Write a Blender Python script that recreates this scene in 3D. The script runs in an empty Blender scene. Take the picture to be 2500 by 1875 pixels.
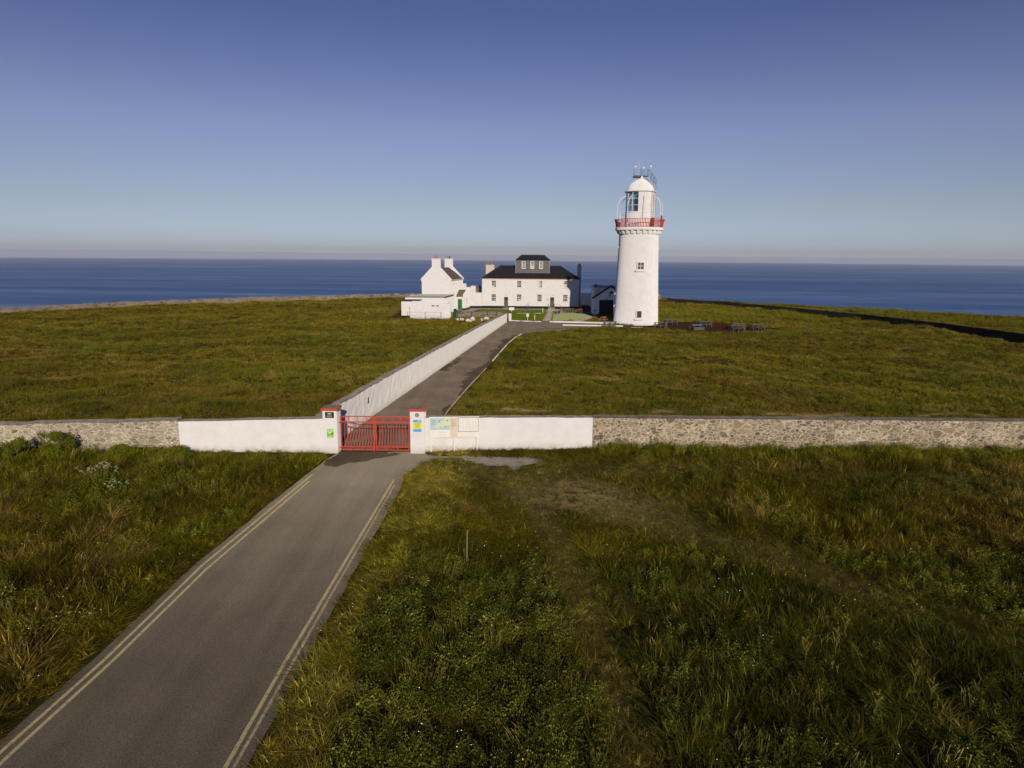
import bpy, math, random
import numpy as np
from mathutils import Matrix, Vector

random.seed(7)
RNG = np.random.default_rng(11)
rad = math.radians
scene = bpy.context.scene
COL = scene.collection

# ------------------------------------------------------------------ camera
CAM_H = 11.0
cam_d = bpy.data.cameras.new('camera')
cam = bpy.data.objects.new('camera', cam_d)
COL.objects.link(cam)
cam_d.sensor_width = 36.0
cam_d.lens = 24.0
cam_d.clip_start = 0.1
cam_d.clip_end = 120000.0
cam.matrix_world = (Matrix.Translation((0, 0, CAM_H)) @ Matrix.Rotation(rad(90 - 10.55), 4, 'X')
                    @ Matrix.Rotation(rad(0.46), 4, 'Z'))
scene.camera = cam

# ------------------------------------------------------------------ light
SUN_EL = 17.8
SUN_AZ = math.atan2(0.165, -1.0)          # towards the sun, measured from +Y clockwise
sd = Vector((math.sin(SUN_AZ) * math.cos(rad(SUN_EL)), math.cos(SUN_AZ) * math.cos(rad(SUN_EL)), math.sin(rad(SUN_EL))))
sun_d = bpy.data.lights.new('sun', 'SUN')
sun_d.energy = 4.2
sun_d.angle = rad(0.5)
sun_d.color = (1.0, 0.88, 0.74)
sun = bpy.data.objects.new('sun', sun_d)
COL.objects.link(sun)
sun.rotation_euler = sd.to_track_quat('Z', 'Y').to_euler()

world = bpy.data.worlds.new('World')
scene.world = world
world.use_nodes = True
wn, wl = world.node_tree.nodes, world.node_tree.links
bg = wn['Background']
sky = wn.new('ShaderNodeTexSky')
sky.sky_type = 'NISHITA'
sky.sun_disc = False
sky.sun_elevation = rad(SUN_EL)
sky.sun_rotation = SUN_AZ
sky.altitude = 80
sky.air_density = 1.0
sky.dust_density = 0.0
sky.ozone_density = 6.0
tintm = wn.new('ShaderNodeMix'); tintm.data_type = 'RGBA'; tintm.blend_type = 'MULTIPLY'
tintm.inputs[0].default_value = 1.0
# colour balance of the evening sky by elevation (pale mauve low down, violet blue higher up)
wtc = wn.new('ShaderNodeTexCoord'); wsep = wn.new('ShaderNodeSeparateXYZ'); wrp = wn.new('ShaderNodeValToRGB')
wl.new(wtc.outputs['Generated'], wsep.inputs[0]); wl.new(wsep.outputs[2], wrp.inputs[0])
for _p, _c in ((0.0, (1.10, 1.08, 1.38)), (0.02, (1.10, 1.05, 1.33)), (0.072, (1.33, 0.94, 0.93)), (0.169, (1.56, 0.92, 0.92)), (0.30, (0.86, 0.60, 0.73))):
    _e = wrp.color_ramp.elements.new(_p) if _p not in (0.0,) else wrp.color_ramp.elements[0]
    _e.color = (*_c, 1)
wrp.color_ramp.elements[-1].color = (0.86, 0.60, 0.73, 1)
wl.new(wrp.outputs[0], tintm.inputs[7])
wl.new(sky.outputs[0], tintm.inputs[6])
wl.new(tintm.outputs[2], bg.inputs[0])
bg.inputs[1].default_value = 0.075

scene.view_settings.view_transform = 'Standard'
scene.view_settings.look = 'None'
scene.view_settings.exposure = 0.0
scene.view_settings.gamma = 1.0
scene.view_settings.use_curve_mapping = False
scene.cycles.max_bounces = 6
scene.cycles.diffuse_bounces = 2
scene.cycles.glossy_bounces = 2
scene.cycles.transparent_max_bounces = 8
scene.cycles.volume_bounces = 0


# ------------------------------------------------------------------ material helpers
def new_mat(name):
    m = bpy.data.materials.new(name)
    m.use_nodes = True
    m.node_tree.nodes['Principled BSDF'].inputs['Diffuse Roughness'].default_value = 0.9
    return m, m.node_tree.nodes, m.node_tree.links, m.node_tree.nodes['Principled BSDF']


def ramp(n, stops):
    r = n.new('ShaderNodeValToRGB')
    e = r.color_ramp.elements
    while len(e) < len(stops):
        e.new(0.5)
    for i, (p, c) in enumerate(stops):
        e[i].position = p
        e[i].color = (c[0], c[1], c[2], 1) if isinstance(c, (tuple, list)) else (c, c, c, 1)
    return r


def noise(n, l, scale, detail=4, rough=0.6, vec=None, dist=0.0):
    t = n.new('ShaderNodeTexNoise')
    t.inputs['Scale'].default_value = scale
    t.inputs['Detail'].default_value = detail
    t.inputs['Roughness'].default_value = rough
    t.inputs['Distortion'].default_value = dist
    if vec is not None:
        l.new(vec, t.inputs['Vector'])
    return t


def mixc(n, l, fac, a, b, mode='MIX'):
    m = n.new('ShaderNodeMix')
    m.data_type = 'RGBA'
    m.blend_type = mode
    for ix, v in ((0, fac), (6, a), (7, b)):
        sock = m.inputs[ix]
        if hasattr(v, 'is_output') or hasattr(v, 'links'):
            l.new(v, sock)
        elif ix == 0:
            sock.default_value = v
        else:
            sock.default_value = (v[0], v[1], v[2], 1)
    return m.outputs[2]


def coords(n, l, scale=(1, 1, 1), world_space=False):
    mp = n.new('ShaderNodeMapping')
    mp.inputs['Scale'].default_value = scale
    if world_space:
        g = n.new('ShaderNodeNewGeometry')
        l.new(g.outputs['Position'], mp.inputs['Vector'])
    else:
        tc = n.new('ShaderNodeTexCoord')
        l.new(tc.outputs['Object'], mp.inputs['Vector'])
    return mp.outputs[0]


def bump(n, l, bsdf, h, strength=0.4, dist=0.05):
    b = n.new('ShaderNodeBump')
    b.inputs['Strength'].default_value = strength
    b.inputs['Distance'].default_value = dist
    l.new(h, b.inputs['Height'])
    l.new(b.outputs[0], bsdf.inputs['Normal'])


def simple(name, c, rough=0.7, metal=0.0, var=0.12, scale=3.0, bmp=0.0, bscale=30.0, spec=0.3, scale3=(1, 1, 1)):
    m, n, l, b = new_mat(name)
    v = coords(n, l, scale3)
    t = noise(n, l, scale, 5, 0.65, v)
    r = ramp(n, [(0.3, tuple(x * (1 - var) for x in c)), (0.7, tuple(min(1, x * (1 + var * 0.6)) for x in c))])
    l.new(t.outputs[0], r.inputs[0])
    l.new(r.outputs[0], b.inputs['Base Color'])
    b.inputs['Roughness'].default_value = rough
    b.inputs['Metallic'].default_value = metal
    b.inputs['Specular IOR Level'].default_value = spec if rough < 0.75 else spec * 0.1
    if bmp:
        t2 = noise(n, l, bscale, 4, 0.6, v)
        bump(n, l, b, t2.outputs[0], bmp, 0.03)
    return m


def limewash(name, c, bands=(0.6, 0.6, 7.0), bstr=0.35, dirt=0.5, bdist=0.03):
    """painted rendered masonry with faint courses, stains and chips"""
    m, n, l, b = new_mat(name)
    v = coords(n, l)
    vb = coords(n, l, bands)
    t = noise(n, l, 1.3, 6, 0.7, v)
    r = ramp(n, [(0.25, tuple(x * 0.90 for x in c)), (0.6, c)])
    l.new(t.outputs[0], r.inputs[0])
    d = noise(n, l, 9.0, 3, 0.6, v)
    rd = ramp(n, [(0.66, 0.0), (0.76, dirt)])
    l.new(d.outputs[0], rd.inputs[0])
    c2 = mixc(n, l, rd.outputs[0], r.outputs[0], (c[0] * 0.72, c[1] * 0.68, c[2] * 0.6))
    sz = n.new('ShaderNodeSeparateXYZ'); l.new(v, sz.inputs[0])
    bz = noise(n, l, 2.2, 5, 0.7, v)
    hz = n.new('ShaderNodeMath'); hz.operation = 'MULTIPLY_ADD'; l.new(bz.outputs[0], hz.inputs[0]); hz.inputs[1].default_value = -0.9; l.new(sz.outputs[2], hz.inputs[2])
    mz = n.new('ShaderNodeMapRange'); l.new(hz.outputs[0], mz.inputs[0]); mz.inputs[1].default_value = -0.42; mz.inputs[2].default_value = 0.0; mz.inputs[3].default_value = 0.55; mz.inputs[4].default_value = 0.0
    c2 = mixc(n, l, mz.outputs[0], c2, (c[0] * 0.66, c[1] * 0.62, c[2] * 0.5))
    l.new(c2, b.inputs['Base Color'])
    b.inputs['Roughness'].default_value = 0.75
    b.inputs['Specular IOR Level'].default_value = 0.2
    tb = noise(n, l, 1.6, 5, 0.65, vb)
    bump(n, l, b, tb.outputs[0], bstr, bdist)
    return m


def rubble(name, stones, mortar, sc=(2.6, 2.6, 5.0), mort_w=0.09, bdist=0.06, big=0.55):
    """random rubble masonry with smeared pale pointing; object coordinates in metres"""
    m, n, l, b = new_mat(name)
    base = coords(n, l)
    nz = noise(n, l, 1.7, 3, 0.6, base)
    add = n.new('ShaderNodeVectorMath'); add.operation = 'MULTIPLY_ADD'
    l.new(nz.outputs[1], add.inputs[0]); add.inputs[1].default_value = (0.5, 0.5, 0.35)
    l.new(base, add.inputs[2])
    def cells(scale3):
        mp = n.new('ShaderNodeMapping'); mp.inputs['Scale'].default_value = scale3
        l.new(add.outputs[0], mp.inputs['Vector'])
        e = n.new('ShaderNodeTexVoronoi'); e.feature = 'DISTANCE_TO_EDGE'; e.inputs['Scale'].default_value = 1
        f = n.new('ShaderNodeTexVoronoi'); f.feature = 'F1'; f.inputs['Scale'].default_value = 1
        l.new(mp.outputs[0], e.inputs['Vector']); l.new(mp.outputs[0], f.inputs['Vector'])
        return e.outputs[0], f.outputs['Color']
    e1, c1 = cells(sc)
    e2, c2 = cells(tuple(s * 0.5 for s in sc))
    # big stones replace small ones where the large cell's random value is high
    sep = n.new('ShaderNodeSeparateColor'); l.new(c2, sep.inputs[0])
    isbig = n.new('ShaderNodeMath'); isbig.operation = 'GREATER_THAN'; l.new(sep.outputs[0], isbig.inputs[0]); isbig.inputs[1].default_value = big
    em = n.new('ShaderNodeMix'); l.new(isbig.outputs[0], em.inputs[0]); l.new(e1, em.inputs[2]); l.new(e2, em.inputs[3])
    cm = mixc(n, l, isbig.outputs[0], c1, c2)
    s2 = n.new('ShaderNodeSeparateColor'); l.new(cm, s2.inputs[0])
    rs = ramp(n, [(i / (len(stones) - 1), s) for i, s in enumerate(stones)])
    l.new(s2.outputs[1], rs.inputs[0])
    fine = noise(n, l, 14, 4, 0.7, base)
    rf = ramp(n, [(0.3, 0.7), (0.7, 1.15)]); l.new(fine.outputs[0], rf.inputs[0])
    sc2 = mixc(n, l, 1.0, rs.outputs[0], rf.outputs[0], 'MULTIPLY')
    # mortar mask, width modulated by noise
    wv = noise(n, l, 3.0, 4, 0.7, base)
    wr = ramp(n, [(0.35, 0.0), (0.75, mort_w * 1.5)]); l.new(wv.outputs[0], wr.inputs[0])
    sub = n.new('ShaderNodeMath'); sub.operation = 'SUBTRACT'; l.new(em.outputs[0], sub.inputs[0]); l.new(wr.outputs[0], sub.inputs[1])
    mk = n.new('ShaderNodeMapRange'); l.new(sub.outputs[0], mk.inputs[0])
    mk.inputs[1].default_value = 0.0; mk.inputs[2].default_value = mort_w
    mk.inputs[3].default_value = 1.0; mk.inputs[4].default_value = 0.0
    mo = mixc(n, l, 1.0, mortar, rf.outputs[0], 'MULTIPLY')
    out = mixc(n, l, mk.outputs[0], sc2, mo)
    lv = noise(n, l, 0.55, 5, 0.65, base); rlv = ramp(n, [(0.32, 0.76), (0.62, 1.08)]); l.new(lv.outputs[0], rlv.inputs[0])
    out = mixc(n, l, 1.0, out, rlv.outputs[0], 'MULTIPLY')
    l.new(out, b.inputs['Base Color'])
    b.inputs['Roughness'].default_value = 0.9
    b.inputs['Specular IOR Level'].default_value = 0.1
    hm = n.new('ShaderNodeMath'); hm.operation = 'MULTIPLY_ADD'
    l.new(mk.outputs[0], hm.inputs[0]); hm.inputs[1].default_value = -0.5; l.new(fine.outputs[0], hm.inputs[2])
    bump(n, l, b, hm.outputs[0], 0.7, bdist)
    return m


WHITE = (0.80, 0.77, 0.73)
M = {}
M['white'] = limewash('white_render', (0.70, 0.685, 0.68), dirt=0.25)
M['tower_white'] = limewash('tower_white', (0.71, 0.70, 0.70), bands=(1.0, 1.0, 1.5), bstr=0.12, dirt=0.1)
M['front_white'] = limewash('front_wall_white', (0.68, 0.67, 0.665), bands=(0.7, 0.7, 6.0), bstr=0.5, dirt=0.5)
M['rough_white'] = limewash('rough_wall_white', (0.60, 0.585, 0.565), bands=(3.2, 3.2, 2.2), bstr=0.8, dirt=0.5, bdist=0.06)
M['trimwhite'] = simple('white_paint', (0.7, 0.69, 0.68), 0.5, var=0.05)
M['cream'] = simple('cream_render', (0.62, 0.56, 0.44), 0.8, var=0.15)
M['orange_trim'] = simple('timber_fascia', (0.55, 0.36, 0.2), 0.7)
M['slate'] = simple('black_slate', (0.022, 0.022, 0.027), 0.8, var=0.6, scale=2.2, bmp=0.5, bscale=9, scale3=(1, 3, 3), spec=0.15)
M['ridge'] = simple('ridge_tile', (0.09, 0.09, 0.1), 0.8, var=0.6, scale=6)
M['brown_slate'] = simple('brown_slate', (0.085, 0.075, 0.065), 0.8, var=0.35, scale=3, bmp=0.5, bscale=12)
M['moss_slate'] = simple('mossy_slate', (0.13, 0.115, 0.06), 0.85, var=0.4, scale=4, bmp=0.5, bscale=12)
M['slatehung'] = simple('hung_slate', (0.175, 0.17, 0.165), 0.8, var=0.35, scale=3, bmp=0.4, bscale=12, scale3=(1, 1, 4))
M['plinth'] = simple('black_plinth', (0.03, 0.028, 0.028), 0.8, var=0.4)
M['pane'] = simple('window_glass', (0.022, 0.024, 0.026), 0.12, var=0.5, scale=0.8, spec=0.5)
M['blind'] = simple('cream_blind', (0.6, 0.52, 0.4), 0.8)
M['green_door'] = simple('green_door_paint', (0.02, 0.16, 0.05), 0.5, var=0.12)
M['olive_door'] = simple('olive_door_paint', (0.085, 0.09, 0.04), 0.6, var=0.12)
M['black_door'] = simple('black_door_paint', (0.012, 0.013, 0.013), 0.6, var=0.4)
M['navy'] = simple('navy_barge_paint', (0.02, 0.028, 0.06), 0.6)
M['red'] = simple('red_paint', (0.50, 0.055, 0.032), 0.55, var=0.14, scale=6)
M['terracotta'] = simple('terracotta', (0.45, 0.14, 0.06), 0.8)
M['darkpot'] = simple('dark_metal_pot', (0.02, 0.02, 0.022), 0.6)
M['cap'] = simple('lichened_cap', (0.13, 0.105, 0.08), 0.95, var=0.6, scale=7, bmp=0.7, bscale=20)
M['coping'] = simple('stone_coping', (0.19, 0.165, 0.14), 0.95, var=0.5, scale=3.5, bmp=0.9, bscale=7)
M['dark_coping'] = simple('dark_coping', (0.13, 0.11, 0.095), 0.95, var=0.5, scale=2.5, bmp=0.8, bscale=9)
M['slabgrey'] = simple('flat_roof_felt', (0.33, 0.32, 0.31), 0.9, var=0.2, scale=1.2)
M['fascia_dark'] = simple('dark_fascia', (0.05, 0.045, 0.05), 0.7)
M['concrete'] = simple('concrete', (0.30, 0.265, 0.225), 0.9, var=0.2, scale=2)
M['galv'] = simple('galvanised_steel', (0.25, 0.25, 0.26), 0.5, metal=0.6)
M['darkmetal'] = simple('dark_metal', (0.03, 0.032, 0.036), 0.5)
M['lens'] = simple('lens_housing', (0.04, 0.04, 0.04), 0.4, var=0.5)
M['bluemetal'] = simple('blue_gate_paint', (0.03, 0.06, 0.14), 0.5)
M['bin_green'] = simple('green_plastic', (0.012, 0.05, 0.03), 0.5)
M['bin_dark'] = simple('dark_plastic', (0.012, 0.015, 0.014), 0.5)
M['recycled'] = simple('grey_green_plastic', (0.11, 0.115, 0.098), 0.75, var=0.25, scale=5)
M['bluegrey'] = simple('blue_grey_plastic', (0.16, 0.19, 0.22), 0.6, var=0.2)
M['timber'] = simple('brown_timber', (0.33, 0.16, 0.075), 0.8, var=0.3, scale=5)
M['bluepot'] = simple('blue_glaze', (0.02, 0.04, 0.28), 0.3)
M['leaf'] = simple('leaf_green', (0.10, 0.12, 0.008), 0.85, var=0.4, scale=5)
M['bushleaf'] = simple('bush_leaf', (0.12, 0.135, 0.008), 0.85, var=0.45, scale=4)
M['dock'] = simple('dock_seed_head', (0.23, 0.19, 0.03), 0.8, var=0.3, scale=8)
M['stalk'] = simple('green_stalk', (0.09, 0.10, 0.03), 0.8)
M['umbel'] = simple('white_umbel', (0.34, 0.35, 0.20), 0.8)
M['flower_orange'] = simple('orange_petals', (0.42, 0.09, 0.03), 0.7)
M['paleyellow'] = simple('pale_yellow_paint', (0.62, 0.55, 0.25), 0.7)
M['signwhite'] = simple('sign_white', (0.74, 0.72, 0.69), 0.5, var=0.05)
M['ink'] = simple('printed_ink', (0.16, 0.16, 0.18), 0.6)
M['paleink'] = simple('faded_ink', (0.5, 0.5, 0.5), 0.6)
M['sign_green'] = simple('sign_green', (0.19, 0.50, 0.03), 0.4, var=0.08)
M['sign_dkgreen'] = simple('sign_dark_green', (0.06, 0.24, 0.03), 0.4, var=0.08)
M['sign_blue'] = simple('sign_blue', (0.09, 0.36, 0.72), 0.4, var=0.04)
M['sign_yellow'] = simple('sign_yellow', (0.66, 0.66, 0.05), 0.4, var=0.04)
M['sign_black'] = simple('sign_black', (0.012, 0.014, 0.013), 0.35)
M['map_sea'] = simple('map_sea', (0.42, 0.56, 0.6), 0.5, var=0.1, scale=5)
M['map_land'] = simple('map_land', (0.62, 0.64, 0.42), 0.5, var=0.1, scale=5)
M['map_green'] = simple('map_green', (0.45, 0.62, 0.3), 0.5)
M['brass'] = simple('tarnished_plate', (0.38, 0.38, 0.16), 0.5)
M['rusty'] = simple('rust_stained_board', (0.66, 0.57, 0.46), 0.7, var=0.12, scale=3)
M['rockwhite'] = simple('whitewashed_rock', (0.62, 0.59, 0.55), 0.9, var=0.3, scale=3)
M['rockgrey'] = simple('grey_rock', (0.28, 0.26, 0.23), 0.9, var=0.4, scale=3)
M['rockdark'] = simple('dark_rock', (0.10, 0.09, 0.075), 0.9, var=0.4, scale=3)
M['rubble'] = rubble('rubble_masonry', [(0.12, 0.085, 0.05), (0.26, 0.20, 0.12), (0.33, 0.27, 0.18), (0.18, 0.145, 0.11), (0.30, 0.225, 0.135), (0.40, 0.335, 0.235)], (0.52, 0.455, 0.355), sc=(3.2, 3.2, 6.0), mort_w=0.075, big=0.80, bdist=0.09)
M['rubble_pale'] = rubble('pale_rubble_masonry', [(0.17, 0.13, 0.085), (0.31, 0.26, 0.18), (0.38, 0.33, 0.24), (0.26, 0.21, 0.14), (0.44, 0.39, 0.30)], (0.53, 0.475, 0.375), sc=(3.3, 3.3, 8.0), mort_w=0.07, big=0.86, bdist=0.09)
M['rubble_dark'] = rubble('shade_darkened_stone', [(0.018, 0.014, 0.01), (0.035, 0.028, 0.02), (0.025, 0.02, 0.015)], (0.03, 0.025, 0.018), sc=(2, 2, 4))  # near-black: shade on the wall's visible side is painted into the stone
M['rubble_far'] = rubble('coastal_stone', [(0.12, 0.10, 0.08), (0.22, 0.18, 0.13), (0.28, 0.24, 0.18)], (0.3, 0.25, 0.19), sc=(1.6, 1.6, 3.5))


def glass_mat():
    m, n, l, b = new_mat('lantern_glass')
    n.remove(b)
    out = [x for x in n if x.type == 'OUTPUT_MATERIAL'][0]
    tr = n.new('ShaderNodeBsdfTransparent'); tr.inputs[0].default_value = (0.62, 0.74, 0.85, 1)
    gl = n.new('ShaderNodeBsdfGlossy'); gl.inputs['Roughness'].default_value = 0.05; gl.inputs[0].default_value = (0.6, 0.7, 0.8, 1)
    mx = n.new('ShaderNodeMixShader'); mx.inputs[0].default_value = 0.18
    l.new(tr.outputs[0], mx.inputs[1]); l.new(gl.outputs[0], mx.inputs[2]); l.new(mx.outputs[0], out.inputs[0])
    return m
M['glass'] = glass_mat()


def asphalt(name, c, c2, patch=0.5, painted_falloff=False):
    m, n, l, b = new_mat(name)
    v = coords(n, l)
    big = noise(n, l, 0.35, 5, 0.6, v)
    r = ramp(n, [(0.3, c2), (0.65, c)]); l.new(big.outputs[0], r.inputs[0])
    grain = noise(n, l, 28, 3, 0.7, v)
    rg = ramp(n, [(0.32, 0.55), (0.68, 1.42)]); l.new(grain.outputs[0], rg.inputs[0])
    o = mixc(n, l, 1.0, r.outputs[0], rg.outputs[0], 'MULTIPLY')
    sp = noise(n, l, 2.1, 6, 0.75, v)
    rs = ramp(n, [(0.64, 0.0), (0.72, patch)]); l.new(sp.outputs[0], rs.inputs[0])
    o = mixc(n, l, rs.outputs[0], o, tuple(x * 0.45 for x in c))
    vt = coords(n, l, (1.15, 0.07, 1)); tr = noise(n, l, 1.0, 3, 0.6, vt); rt = ramp(n, [(0.35, 0.90), (0.65, 1.09)]); l.new(tr.outputs[0], rt.inputs[0])
    o = mixc(n, l, 1.0, o, rt.outputs[0], 'MULTIPLY')
    if painted_falloff:   # brightness falloff painted into the colour: darker near the camera, paler at the gate
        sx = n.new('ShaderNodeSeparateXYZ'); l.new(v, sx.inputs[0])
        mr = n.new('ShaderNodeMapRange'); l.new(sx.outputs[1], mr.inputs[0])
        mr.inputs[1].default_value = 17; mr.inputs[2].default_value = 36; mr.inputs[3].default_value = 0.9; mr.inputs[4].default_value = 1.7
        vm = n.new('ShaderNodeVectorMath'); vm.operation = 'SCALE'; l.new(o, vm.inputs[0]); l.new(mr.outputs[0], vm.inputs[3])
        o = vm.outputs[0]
    l.new(o, b.inputs['Base Color'])
    b.inputs['Roughness'].default_value = 0.92
    b.inputs['Specular IOR Level'].default_value = 0.02
    bump(n, l, b, grain.outputs[0], 0.35, 0.01)
    return m
M['asphalt'] = asphalt('road_asphalt', (0.130, 0.112, 0.084), (0.108, 0.093, 0.070), 0.12, painted_falloff=True)
M['asphalt_old'] = asphalt('lane_asphalt', (0.155, 0.125, 0.095), (0.11, 0.087, 0.065), 0.4)
M['asphalt_dark'] = asphalt('damp_asphalt', (0.055, 0.042, 0.03), (0.08, 0.062, 0.045), 0.4)
M['asphalt_edge'] = asphalt('asphalt_edge', (0.13, 0.105, 0.09), (0.09, 0.072, 0.06), 0.5)
M['gravel'] = simple('gravel', (0.22, 0.195, 0.165), 0.95, var=0.45, scale=9, bmp=0.8, bscale=30)
M['garden_gravel'] = simple('greenish_gravel', (0.25, 0.27, 0.12), 0.95, var=0.2, scale=6, bmp=0.3, bscale=20)
M['weathered'] = simple('weathered_timber', (0.26, 0.24, 0.17), 0.8)
M['cane'] = simple('pale_cane', (0.36, 0.33, 0.24), 0.7)
M['bright_white'] = limewash('shade_lifted_white', (0.88, 0.88, 0.88), dirt=0.1)  # extra lightness painted in, offsetting the tower shadow on the shed
M['locker'] = simple('rusty_locker', (0.16, 0.10, 0.07), 0.8, var=0.4, scale=5)
M['ladder_metal'] = simple('pale_ladder_metal', (0.42, 0.40, 0.38), 0.6)
M['mulch'] = simple('bark_mulch', (0.036, 0.016, 0.007), 0.95, var=0.5, scale=7, bmp=0.9, bscale=18)


def yellow_mat():
    m, n, l, b = new_mat('worn_yellow_line')
    v = coords(n, l)
    t = noise(n, l, 9, 5, 0.75, v)
    r = ramp(n, [(0.35, (0.15, 0.125, 0.09)), (0.48, (0.36, 0.295, 0.15))]); l.new(t.outputs[0], r.inputs[0])
    l.new(r.outputs[0], b.inputs['Base Color'])
    b.inputs['Roughness'].default_value = 0.85
    return m
M['yellow'] = yellow_mat()
M['yellow_worn'] = simple('faded_line_paint', (0.30, 0.255, 0.165), 0.9, var=0.45, scale=6)


# ------------------------------------------------------------------ mesh helpers
class MB:
    def __init__(s):
        s.v = []; s.f = []

    def add(s, vs, fs):
        o = len(s.v)
        s.v += [tuple(p) for p in vs]
        s.f += [tuple(i + o for i in f) for f in fs]
        return s

    def box(s, x0, x1, y0, y1, z0, z1):
        return s.add([(x0, y0, z0), (x1, y0, z0), (x1, y1, z0), (x0, y1, z0), (x0, y0, z1), (x1, y0, z1), (x1, y1, z1), (x0, y1, z1)],
                     [(0, 3, 2, 1), (4, 5, 6, 7), (0, 1, 5, 4), (1, 2, 6, 5), (2, 3, 7, 6), (3, 0, 4, 7)])

    def prism(s, poly, y0, y1):
        """poly in xz (counter-clockwise seen from -y) extruded along y"""
        n = len(poly)
        vs = [(x, y0, z) for x, z in poly] + [(x, y1, z) for x, z in poly]
        fs = [tuple(range(n)), tuple(range(2 * n - 1, n - 1, -1))]
        fs += [(i, i + n, (i + 1) % n + n, (i + 1) % n) for i in range(n)]
        return s.add(vs, fs)

    def slab(s, poly, z0, z1):
        """poly in xy extruded along z"""
        n = len(poly)
        z0s = z0 if isinstance(z0, (list, tuple)) else [z0] * n
        z1s = z1 if isinstance(z1, (list, tuple)) else [z1] * n
        vs = [(p[0], p[1], z0s[i]) for i, p in enumerate(poly)] + [(p[0], p[1], z1s[i]) for i, p in enumerate(poly)]
        fs = [tuple(range(n - 1, -1, -1)), tuple(range(n, 2 * n))]
        fs += [(i, (i + 1) % n, (i + 1) % n + n, i + n) for i in range(n)]
        return s.add(vs, fs)

    def quad3(s, a, b, c, d, t=0.04):
        """a slab of thickness t below quad abcd"""
        a, b, c, d = map(Vector, (a, b, c, d))
        nrm = (b - a).cross(d - a).normalized() * t
        return s.add([a - nrm, b - nrm, c - nrm, d - nrm, a, b, c, d],
                     [(0, 3, 2, 1), (4, 5, 6, 7), (0, 1, 5, 4), (1, 2, 6, 5), (2, 3, 7, 6), (3, 0, 4, 7)])

    def tri3(s, a, b, c, t=0.04):
        a, b, c = map(Vector, (a, b, c))
        nrm = (b - a).cross(c - a).normalized() * t
        return s.add([a - nrm, b - nrm, c - nrm, a, b, c], [(0, 2, 1), (3, 4, 5), (0, 1, 4, 3), (1, 2, 5, 4), (2, 0, 3, 5)])

    def tube(s, pts, r, n=6, r1=None):
        pts = [Vector(p) for p in pts]
        rings = []
        for i, p in enumerate(pts):
            d = (pts[min(i + 1, len(pts) - 1)] - pts[max(i - 1, 0)]).normalized()
            u = d.cross(Vector((0, 0, 1)))
            if u.length < 1e-3:
                u = Vector((1, 0, 0))
            u.normalize(); w = d.cross(u)
            rr = r if r1 is None else r + (r1 - r) * i / (len(pts) - 1)
            rings.append([p + u * rr * math.cos(2 * math.pi * k / n) + w * rr * math.sin(2 * math.pi * k / n) for k in range(n)])
        vs = [q for rg in rings for q in rg]
        fs = []
        for i in range(len(pts) - 1):
            for k in range(n):
                fs.append((i * n + k, i * n + (k + 1) % n, (i + 1) * n + (k + 1) % n, (i + 1) * n + k))
        fs.append(tuple(range(n - 1, -1, -1))); fs.append(tuple((len(pts) - 1) * n + k for k in range(n)))
        return s.add(vs, fs)

    def lathe(s, prof, n=48, a0=0.0, a1=2 * math.pi, c=(0, 0)):
        full = abs(a1 - a0 - 2 * math.pi) < 1e-6
        m = n if full else n + 1
        vs = []
        for r, z in prof:
            for k in range(m):
                a = a0 + (a1 - a0) * k / n
                vs.append((c[0] + r * math.sin(a), c[1] - r * math.cos(a), z))
        fs = []
        for i in range(len(prof) - 1):
            for k in range(n if full else n):
                k2 = (k + 1) % m
                if not full and k == n:
                    continue
                fs.append((i * m + k, i * m + k2, (i + 1) * m + k2, (i + 1) * m + k))
        return s.add(vs, fs)

    def sphere(s, c, r, n=12, sq=(1, 1, 1)):
        prof = []
        for i in range(n // 2 + 1):
            a = -math.pi / 2 + math.pi * i / (n // 2)
            prof.append((max(1e-4, math.cos(a)), math.sin(a)))
        o = len(s.v)
        s.lathe(prof, n)
        s.v[o:] = [(c[0] + x * r * sq[0], c[1] + y * r * sq[1], c[2] + z * r * sq[2]) for x, y, z in s.v[o:]]
        return s

    def build(s, name, mat, parent=None, smooth=False, loc=None, rotz=0.0):
        me = bpy.data.meshes.new(name)
        me.from_pydata(s.v, [], s.f)
        me.update()
        if smooth:
            me.polygons.foreach_set('use_smooth', [True] * len(me.polygons))
        me.materials.append(M[mat] if isinstance(mat, str) else mat)
        o = bpy.data.objects.new(name, me)
        COL.objects.link(o)
        if parent is not None:
            o.parent = parent
        if loc:
            o.location = loc
        if rotz:
            o.rotation_euler = (0, 0, rotz)
        return o


def thing(name, label, cat, loc=(0, 0, 0), rotz=0.0, group=None):
    o = bpy.data.objects.new(name, None)
    COL.objects.link(o)
    o.empty_display_size = 0.3
    o.location = loc
    o.rotation_euler = (0, 0, rotz)
    return tag(o, label, cat, group)


def tag(o, label, cat, group=None):
    o['label'] = label; o['category'] = cat
    if group:
        o['group'] = group
    return o


def struct(o, kind='structure'):
    o['kind'] = kind
    return o


def kids(o):
    return [c for c in bpy.data.objects if c.parent == o]


def dup(root, loc, rotz, label, group=None, scale=None):
    r = root.copy(); COL.objects.link(r)
    r.location = loc; r.rotation_euler = (0, 0, rotz)
    if scale:
        r.scale = scale
    r['label'] = label
    if group:
        r['group'] = group
    for ch in kids(root):
        c = ch.copy(); COL.objects.link(c); c.parent = r
        for g in kids(ch):
            d = g.copy(); COL.objects.link(d); d.parent = c
    return r


# ------------------------------------------------------------------ value noise (numpy)
_perm = RNG.random((256, 256))


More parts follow.
